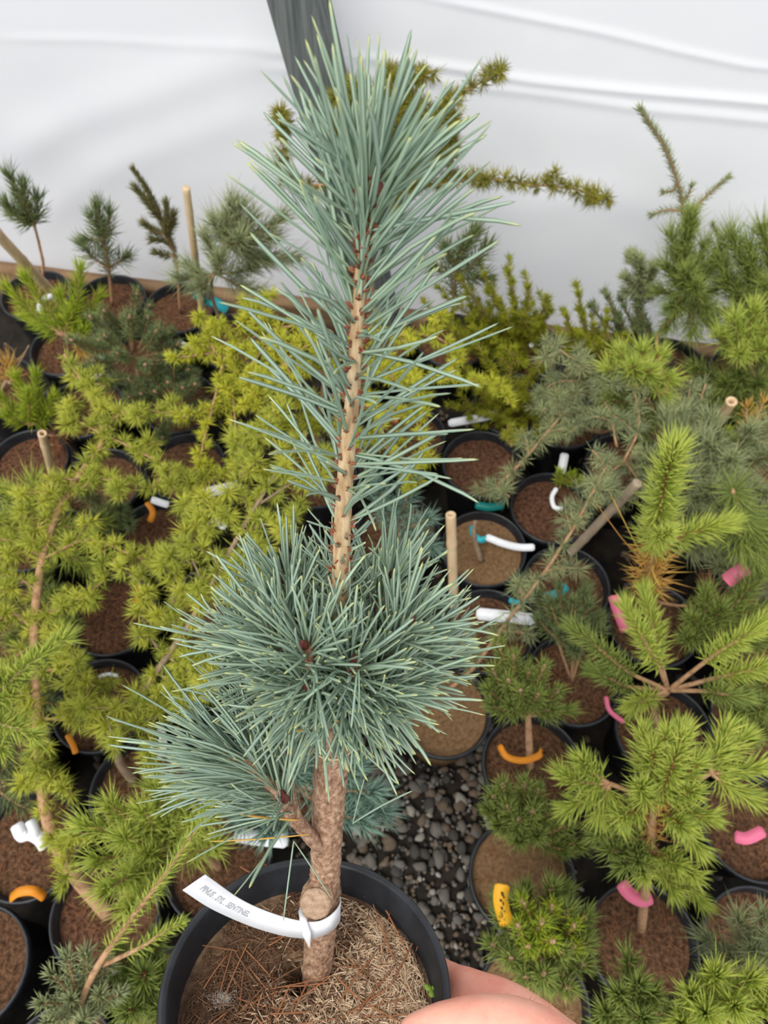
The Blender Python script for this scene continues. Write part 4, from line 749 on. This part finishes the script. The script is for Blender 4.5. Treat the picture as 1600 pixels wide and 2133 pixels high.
p.fan('yg', H(1515, 930, .16), [H(1518, 900, .2), H(1530, 915, .19)], sc=.5); p.fan('deady', H(1560, 930, .16), [H(1555, 850, .22), H(1590, 840, .22)], dens=.4, sc=.6)
p = Plant('potted_pine', 'grey-green pine filling the space behind the lime candle shoot', 'potted pine', (1430, 1075))
p.fan('softgrey', H(1430, 1060, .08), [H(1420, 870, .24), H(1410, 950, .2), H(1460, 1080, .16), H(1500, 1080, .14), H(1380, 1040, .14), H(1440, 1140, .1), H(1480, 1020, .2), H(1350, 960, .18), H(1390, 880, .24), H(1460, 920, .22), H(1470, 1130, .12), H(1500, 1150, .1), H(1380, 1090, .12), H(1430, 1000, .2)], sc=1.3, dens=1.5)
p.fan('cedar', H(1420, 950, .16), [H(1440, 790, .28), H(1420, 820, .26), H(1470, 800, .27)], dens=1.4)
p = Plant('potted_pine', 'drooping green pine with red bud behind the pink bow', 'potted pine', (1590, 1190))
p.shoot('long', [p.top, H(1530, 1030, .3), H(1540, 1060, .3), H(1556, 1088, .29)], .3, .9, .004, .003, bud='scale', dens=.7); p.fan('long', H(1553, 1085, .29), [H(1540, 1130, .27), H(1575, 1135, .27), H(1600, 1120, .28), H(1520, 1100, .28), H(1560, 1150, .25), H(1610, 1090, .29)], sc=.95, t0=.05, dens=1.3); p.fan('softgrey', p.top, [H(1500, 1180, .1), H(1590, 1170, .12), H(1540, 1220, .1), H(1610, 1230, .1)], sc=1.2)
# ---- right middle: bare and small pots
pot('black pot of red soil half hidden behind the held pine needles', (848, 905), 'soilred', False)
p = pot('black pot of brown bark soil holding a white tag upright', (1128, 1042), 'soilred', False); p.fan('yg', H(1175, 1005, 0), [H(1190, 990, .05), H(1205, 1000, .04), H(1165, 985, .05)], sc=.5)
p = pot('black pot of brown soil with a teal-taped stump and white tag', (986, 1124), 'soiltan', False); p.stem([p.top + A(-.005, -.02, 0), H(988, 1118, .03), H(990, 1085, .06)], .006, .004, 'twiggrey', 'stump')
pot('black pot of brown soil crossed by a bright teal tag', (1176, 1196)); pot('black pot of brown soil crossed by a broad white tag', (1000, 1288))
p = Plant('potted_mugo_pine', 'low dark green pine over a black pot beside the broad white tag', 'potted pine', (1165, 1378)); p.bush('dark', H(1180, 1290, .12), .06, 12, .8, 0, sc=.9, t0=.3)
p = Plant('potted_mugo_pine', 'compact green dwarf pine with pale pink buds and an orange ring tag', 'potted pine', (1120, 1538))
p.stem([p.top, H(1100, 1480, .07)], .007, .005)
for (a, b_, h) in ((1040, 1345, .2), (1070, 1370, .2), (1100, 1400, .17), (1132, 1392, .2), (1060, 1420, .18), (1160, 1440, .16), (1150, 1480, .12), (1030, 1400, .17), (1085, 1440, .19), (1026, 1470, .14), (1120, 1450, .17), (1065, 1470, .14), (1180, 1480, .12), (1020, 1440, .15)): p.shoot('green', [H(1098, 1490, .06), H(a, b_, h)], .35, .85, .0035, .0024, bud='budpink' if h > .155 else None, dens=1.1)
p = Plant('potted_mugo_pine', 'rounded green dwarf pine with five pale buds over sandy soil', 'potted pine', (1094, 1760), 'soiltan')
for (a, b_, h) in ((1048, 1638, .2), (1092, 1636, .2), (1058, 1684, .2), (1082, 1708, .18), (1030, 1660, .17), (1020, 1690, .15), (1120, 1650, .18), (1150, 1690, .16), (1110, 1690, .2), (1040, 1720, .15), (1180, 1720, .13), (1200, 1760, .1), (1170, 1770, .1), (1080, 1750, .12), (1120, 1740, .15)): p.shoot('green', [H(1100, 1740, .05), H(a, b_, h)], .35, .85, .0035, .0024, bud='budpink' if h > .165 else None, dens=1.2)
p = Plant('potted_mugo_pine', 'dense yellow-tipped dwarf pine with pale buds and upright yellow tag', 'potted pine', (1104, 2014), 'soiltan')
p.bush('green', H(1125, 1950, .15), .062, 20, .8, -.4, sc=.9, t0=.3, bud='budpink', dens=1.1)
for (a, b_, h) in ((1090, 1880, .22), (1150, 1890, .22), (1195, 1930, .2), (1190, 1970, .18), (1080, 1930, .22), (1130, 1920, .24), (1150, 1960, .22), (1100, 1970, .2)): p.shoot('yg', [H(1125, 1970, .12), H(a, b_, h)], .4, .62, .003, .0024, bud='budpink', dens=1.0)
# ---- right: big pines
p = Plant('potted_pine', 'lime candle-shooted pine with yellowed needles below its tall leader', 'potted pine', (1325, 1282)); v = V(p.y + .02)
p.stem([p.top, v(1342, 1250), v(1352, 1190), v(1362, 1130)], .006, .0045)
p.shoot('lime', [v(1360, 1140), v(1372, 1080), v(1388, 990), v(1402, 945)], .02, 1.25, .0042, .003, 'scale', dens=1.9, bud='budpink'); p.shoot('lime', [v(1362, 1140), v(1420, 1118), v(1468, 1102), v(1502, 1094)], .1, 1.1, .0035, .0024, 'scale', dens=1.7); p.shoot('lime', [v(1362, 1140), v(1370, 1120, -.03), v(1390, 1112, -.05)], .1, .8, .0035, .0024, 'scale', dens=1.5)
p.shoot('green', [v(1352, 1250), v(1420, 1262), v(1480, 1252), v(1535, 1245)], .35, .85, .003, .002, dens=1.3); p.fan('green', v(1345, 1270), [v(1300, 1290), v(1310, 1240)], sc=.6)
p.shoot('deady', [v(1350, 1235), v(1356, 1190), v(1366, 1140)], .05, 1.15, .0045, .004, dens=2.6); p.shoot('deadb', [v(1345, 1260), v(1350, 1220)], .05, 1.0, .0045, .004, dens=3)
for a in ((1262, 1100), (1292, 1088)):
    b0, q0 = v(1345, 1172, -.02), v(*a, -.05); Vv, F, Cc = spikes(b0[None], (q0 - b0)[None] + A(.02, -.02, -.02), np.linalg.norm(q0 - b0), .0026, A(-.2, .2, .3)[None], 4, (0, .3, .6, .85), (.7, 1, 1, .8)); obj('dead_needle', Vv, F, M['deadyellow'], p.root, p.b, col=Cc)
p = Plant('potted_pine', 'wide-branched green pine forking low over its pot beside the lime pine', 'potted pine', (1336, 1496))
p.stem([p.top, H(1360, 1470, .08), H(1390, 1440, .15)], .006, .005); nd = H(1392, 1438, .16)
for tip, mid_ in (((1198, 1312, .27), (1310, 1400, .2)), ((1308, 1272, .3), (1370, 1385, .22)), ((1600, 1290, .32), (1480, 1370, .24)), ((1545, 1452, .24), (1470, 1440, .2)), ((1320, 1470, .2), (1360, 1450, .17)), ((1345, 1240, .26), (1370, 1350, .2)), ((1640, 1380, .24), (1500, 1410, .2)), ((1240, 1400, .18), (1310, 1430, .16))):
    p.shoot('green' if tip[0] < 1260 or tip[0] == 1545 else 'lime', [nd, H(*mid_), H((tip[0] + mid_[0]) / 2, (tip[1] + mid_[1]) / 2, (tip[2] + mid_[2]) / 2 + .012), H(*tip)], .28, .92, .0038, .002, dens=1.25)
p = Plant('potted_pine', 'bright lime pine with many short shoots growing from a pot with a pink tag', 'potted pine', (1342, 1966))
p.stem([p.top + A(.005, .02, 0), H(1352, 1780, .15), H(1362, 1690, .22), H(1385, 1620, .28)], .0075, .005)
n1 = H(1370, 1670, .23); n2 = H(1355, 1760, .16)
p.shoot('lime', [n1, H(1398, 1605, .31), H(1420, 1535, .36)], .05, 1.0, .0045, .003, 'scale', dens=2.0)
for tip in ((1360, 1560, .33), (1335, 1640, .31), (1390, 1530, .35), (1450, 1590, .32), (1440, 1650, .29), (1470, 1700, .26), (1450, 1760, .23), (1300, 1700, .25), (1420, 1720, .27), (1340, 1530, .32)): p.shoot('lime', [n1, H(*tip)], .35, .9, .0035, .0022, 'scale', dens=1.4)
for mid_, tips in (((1270, 1632, .26), ((1178, 1615, .28), (1215, 1590, .29), (1250, 1690, .24), (1190, 1680, .24), (1285, 1700, .23))), ((1480, 1610, .28), ((1545, 1540, .31), (1570, 1600, .29), (1510, 1525, .32), (1560, 1660, .26), (1500, 1560, .31)))):
    p.stem([n1, H(*mid_)], .004, .003, name='branch'); p.fan('lime', H(*mid_), [H(*q) for q in tips], t0=.15, sc=.95, dens=1.3)
p.fan('green', n2, [H(1270, 1770, .2), H(1300, 1800, .2), H(1330, 1790, .2), H(1250, 1740, .2), H(1280, 1720, .22)], sc=1.0, dens=1.2); p.fan('lime', n2, [H(1410, 1800, .2), H(1455, 1870, .18), H(1400, 1850, .18), H(1440, 1820, .2), H(1340, 1820, .2)], sc=.85, dens=1.2)
p.shoot('deady', [H(1355, 1740, .17), H(1365, 1690, .22)], .05, .8, .006, .005, dens=2.2); p.shoot('deadb', [H(1352, 1790, .14), H(1358, 1730, .18)], .05, 1.0, .006, .005, dens=2)
pot('black pot of brown soil carrying a pink tag beside the lime pine', (1572, 1722)); pot('black pot of dark reddish soil between the lime pine and lower pines', (1582, 1930), 'soilred')
p = Plant('potted_pine', 'green pine behind the forked pine, shading a pot by the path end', 'potted pine', (1560, 1500)); p.fan('green', H(1570, 1500, .05), [H(1530, 1480, .14), H(1590, 1470, .16), H(1610, 1530, .14), H(1560, 1540, .14), H(1600, 1420, .18), H(1540, 1420, .16)], sc=1.1)
p = Plant('potted_pine', 'shaded green pine under the forked branches by the pink ribbon', 'potted pine', (1500, 1312)); p.fan('green', H(1480, 1320, .04), [H(1440, 1290, .1), H(1500, 1270, .12), H(1550, 1310, .1), H(1580, 1200, .16), H(1590, 1270, .12), H(1430, 1330, .08), H(1500, 1350, .08), H(1560, 1340, .1), H(1610, 1330, .12), H(1470, 1240, .12)], sc=1.15, dens=1.3); p.fan('deadb', H(1520, 1300, .06), [H(1480, 1230, .1), H(1560, 1220, .1)])
p = Plant('potted_pine', 'yellow-tipped green pine in the pot nearest the bare forearm', 'potted pine', (1510, 2170)); p.fan('young', H(1490, 2110, .2), [H(1492, 2030, .34), H(1440, 2075, .32), H(1560, 2040, .33), H(1530, 2095, .34), H(1470, 2110, .34), H(1590, 2100, .32), H(1420, 2130, .3), H(1600, 2060, .3)], sc=1.2, dens=1.6, t0=.2)
p = Plant('potted_pine', 'mid-green spreading pine between the forearm and yellow-tipped pine', 'potted pine', (1300, 2190)); p.fan('green', H(1320, 2120, .15), [H(1310, 2000, .22), H(1290, 2070, .24), H(1360, 2070, .24), H(1262, 2110, .22), H(1390, 2110, .22), H(1330, 2050, .26), H(1250, 2140, .2), H(1340, 2120, .26)], sc=1.0, dens=1.1)
p = Plant('potted_pine', 'bluish green pine leaning over the dark reddish soil pot', 'potted pine', (1690, 2080)); p.fan('softgrey', H(1600, 2010, .16), [H(1540, 1920, .22), H(1590, 1910, .24), H(1480, 1960, .18), H(1570, 1980, .22), H(1610, 1960, .24), H(1500, 1990, .18)], sc=1.0, dens=1.3)

# ------------------------------------------------------------------ canes
def cane(a, b_, r, mat, label, hollow=True, extra=0.0):
    a, b_ = np.asarray(a), np.asarray(b_); d = nrm(b_ - a); root = empty('bamboo_cane', a); tag(root, label, 'cane'); L = np.linalg.norm(b_ - a)
    X = nrm(np.cross(d, A(.3, .9, .2))); Y = np.cross(d, X); ts = np.linspace(0, 1, 40)
    prof = [(r * (1 + .12 * math.exp(-((t * L / .11) % 1 - .5) ** 2 / .003)), t * L) for t in ts]
    prof += [(r * .92, L + r * .12), (r * .56, L + r * .1), (r * .5, L - .01), (r * .48, L - .03), (.0002, L - .03)] if hollow else [(r * .9, L + r * .12), (.0002, L + r * .15)]
    Q, F = lathe(prof, 16); obj('shaft', a + Q[:, 0:1] * X + Q[:, 1:2] * Y + Q[:, 2:3] * d, F, M[mat], root, a)
    if hollow: Q, F = lathe([(.0002, L - .012), (r * .5, L - .012), (r * .5, L - .016), (.0002, L - .016)], 12); obj('bore_shade', a + Q[:, 0:1] * X + Q[:, 1:2] * Y + Q[:, 2:3] * d, F, M['ink_and_bore_shade'], root, a)  # dark disc stands in for the shade inside the hollow end
v = V(H(470, 690)[1]); cane(H(428, 700, -.05), v(388, 392), .0075, 'cane', 'straight pale bamboo cane standing upright against the white sheet', False)
v = V(H(150, 650)[1]); cane(H(150, 655, -.05), v(-14, 478, -.1), .011, 'cane', 'thick pinkish cane leaning across the back row beside the round-crowned pine', False)
cane(H(116, 1008, .02), H(88, 903, .22), .0082, 'cane', 'short hollow bamboo cane beside the leaning larch top'); cane(H(946, 1262, .0), H(939, 1072, .22), .0088, 'cane', 'hollow bamboo cane rising beside the teal-taped stump')
cane(H(1470, 925, .1), H(1524, 836, .26), .0095, 'cane', 'cut bamboo cane slanting up among grey-green pines'); cane(H(1190, 1150, .02), H(1328, 1006, .26), .0085, 'canegrey', 'weathered grey cane leaning towards the lime candle shoot', False)
# ------------------------------------------------------------------ plant tags and ties
def ptag(pts, wid, mat, label, wdir=None, taper=True, h=None):
    P = spline([H(*q) for q in pts], 8); k = len(P); wd = np.full(k, wid)
    if taper: wd[0] *= .6; wd[-1] *= .6
    if wdir is None: T_ = nrm(P[-1] - P[0]); wdir = nrm(np.cross(T_, nrm(CAM - P[0])))
    o = P.mean(0); Vv, F = ribbon(P, wdir, wd, .0005); return tag(obj('plant_tag', Vv, F, M[mat], None, o, smooth=False), label, 'plant tag')
ptag([(934, 882, .03), (990, 872, .035), (1052, 860, .03)], .017, 'white', 'white tag strip lying above the wispy cedar branch pot')
ptag([(1177, 944, .06), (1172, 970, .045), (1168, 988, .03)], .017, 'white', 'short white tag standing upright in a brown bark pot'); ptag([(1160, 1016, .02), (1150, 1035, .012), (1155, 1056, .008), (1172, 1060, .008)], .009, 'white', 'curled white tie lying on brown bark soil')
ptag([(1012, 1118, .03), (1048, 1132, .03), (1082, 1140, .025), (1114, 1140, .03)], .014, 'white', 'white tag sticking out from the teal-taped stump'); ptag([(984, 1094, .03), (986, 1112, .028), (1000, 1124, .027), (1014, 1122, .028)], .012, 'teal', 'teal tape wound round the bare stump'); ptag([(990, 1052, .03), (1020, 1056, .03), (1050, 1052, .03)], .016, 'tealdark', 'dark teal tape across the rim behind the stump')
ptag([(992, 1278, .04), (1050, 1284, .045), (1115, 1291, .04)], .022, 'white', 'broad white tag lying across a pot beside the held pine'); ptag([(1098, 1240, .05), (1130, 1245, .055), (1160, 1236, .06), (1182, 1220, .065)], .016, 'teal', 'bright teal tag curving over brown soil'); ptag([(1060, 1250, .04), (1085, 1256, .04), (1098, 1244, .05)], .010, 'teal', 'small teal tape end beside the curved teal tag')
ptag([(958, 1372, .06), (966, 1366, .06), (974, 1360, .058)], .016, 'tealdark', 'dark teal tape tied on the long cedar branch'); ptag([(845, 1436, .06), (880, 1440, .06), (910, 1432, .06)], .016, 'teal', 'teal tag partly hidden behind the held pine needles')
ptag([(1040, 1552, .01), (1056, 1576, .012), (1090, 1584, .012), (1122, 1574, .012), (1128, 1560, .012)], .011, 'orange', 'orange ring tag lying on soil under the pink-budded dwarf pine'); ptag([(1047, 1842, .20), (1043, 1870, .19), (1048, 1900, .18), (1058, 1928, .17)], .020, 'yellow', 'yellow tag with dark print beside the yellow-tipped dwarf pine'); ytag = bpy.data.objects[-1] if False else [o for o in C.objects if o.get('label', '').startswith('yellow tag')][0]
mb = MB()
for a, b_, w_, h_ in ((1046, 1862, 3, 5), (1049, 1868, 2, 4), (1043, 1876, 3, 3), (1048, 1882, 2, 5), (1045, 1891, 3, 4), (1050, 1897, 2, 3)):
    q = [H(a + i * w_, b_ + j * h_, .196 - (b_ - 1862) * .0004) for i, j in ((-1, -1), (1, -.6), (1, 1), (-.4, .8))]; mb.add(np.array(q) - np.array(ytag.location), np.array([[0, 1, 2, 3]]))
mb.build('print', M['ink_and_bore_shade'], ytag, smooth=False)
ptag([(1294, 1838, .06), (1310, 1860, .06), (1335, 1874, .06), (1358, 1868, .06)], .020, 'pink', 'bright pink tag wrapped at the base of the lime pine'); ptag([(1530, 1742, .04), (1556, 1746, .045), (1592, 1730, .05)], .018, 'pink', 'pink tag lying on plain brown soil beside the lime pine')
ptag([(1512, 1212, .12), (1530, 1198, .12), (1545, 1188, .12), (1560, 1182, .12)], .026, 'pink', 'pink ribbon bow behind the candle-shooted pine'); ptag([(1278, 1240, .13), (1286, 1270, .12), (1298, 1300, .11), (1304, 1316, .1)], .018, 'pink', 'pink ribbon hanging down beside the forked pine'); ptag([(1262, 1450, .02), (1270, 1480, .015), (1300, 1505, .012)], .008, 'pink', 'thin pink tie lying on the soil of the forked pine')
ptag([(20, 1872, .03), (40, 1858, .045), (70, 1856, .045), (94, 1870, .03)], .014, 'orange', 'orange tag arching over sandy soil below the larch'); ptag([(286, 1216, .03), (292, 1236, .03), (284, 1256, .02)], .014, 'orange', 'small orange tag standing in dark soil'); ptag([(306, 1046, .03), (318, 1066, .03), (312, 1088, .02)], .012, 'orange', 'orange tie in the grassy pot beside the larch'); ptag([(140, 1530, .01), (152, 1552, .012), (158, 1570, .01)], .010, 'orange', 'faded orange tie on red soil under the larch')
ptag([(315, 1040, .05), (332, 1046, .05), (352, 1052, .045)], .014, 'white', 'small white tag above the grassy pot'); ptag([(430, 1026, .06), (465, 1018, .065), (505, 1008, .06)], .020, 'white', 'white tag lying under the golden larch twigs'); ptag([(392, 1052, .05), (430, 1072, .05), (470, 1100, .045)], .014, 'white', 'narrow white tag slanting across the rim below the golden larch')
ptag([(212, 742, .05), (214, 762, .05), (204, 782, .045), (192, 790, .04)], .012, 'white', 'white loop tag beside the dark mugo pine'); ptag([(82, 654, .06), (84, 634, .075), (94, 622, .08), (110, 616, .08)], .013, 'white', 'white arched tag in the yellow-green pine'); ptag([(488, 1738, .08), (540, 1746, .085), (600, 1752, .08)], .021, 'white', 'white tag sticking out behind the rim of the held pot')
ptag([(334, 1512, .05), (340, 1545, .05), (336, 1575, .045)], .012, 'white', 'faded white tag standing behind the golden larch pot'); ptag([(370, 712, .06), (390, 722, .06), (415, 734, .055)], .013, 'white', 'white tag poking out above the golden weeping larch'); ptag([(1104, 722, .05), (1122, 706, .06), (1142, 688, .07)], .010, 'white', 'thin greyish tag between the two golden junipers')
ptag([(34, 1716, .06), (46, 1740, .06), (66, 1738, .065), (84, 1748, .07), (96, 1766, .07)], .020, 'white', 'crumpled white tag knotted round the leaning larch trunk'); ptag([(62, 1708, .07), (70, 1726, .07), (74, 1746, .07)], .016, 'white', 'upright white tag end by the knotted larch tag')
ptag([(404, 612, .07), (424, 626, .07), (448, 634, .07)], .016, 'tealdark', 'dark teal tape tying the soft pine to its cane'); ptag([(440, 626, .08), (456, 634, .08), (474, 646, .08)], .022, 'teal', 'teal tag hanging from the soft grey-green pine'); ptag([(814, 852, .1), (820, 866, .1), (826, 880, .1)], .012, 'red', 'small red tag glimpsed behind the held pine stem')
ptag([(206, 1410, .02), (225, 1404, .02), (246, 1408, .02)], .006, 'white', 'thin pale tie lying on mossy soil')
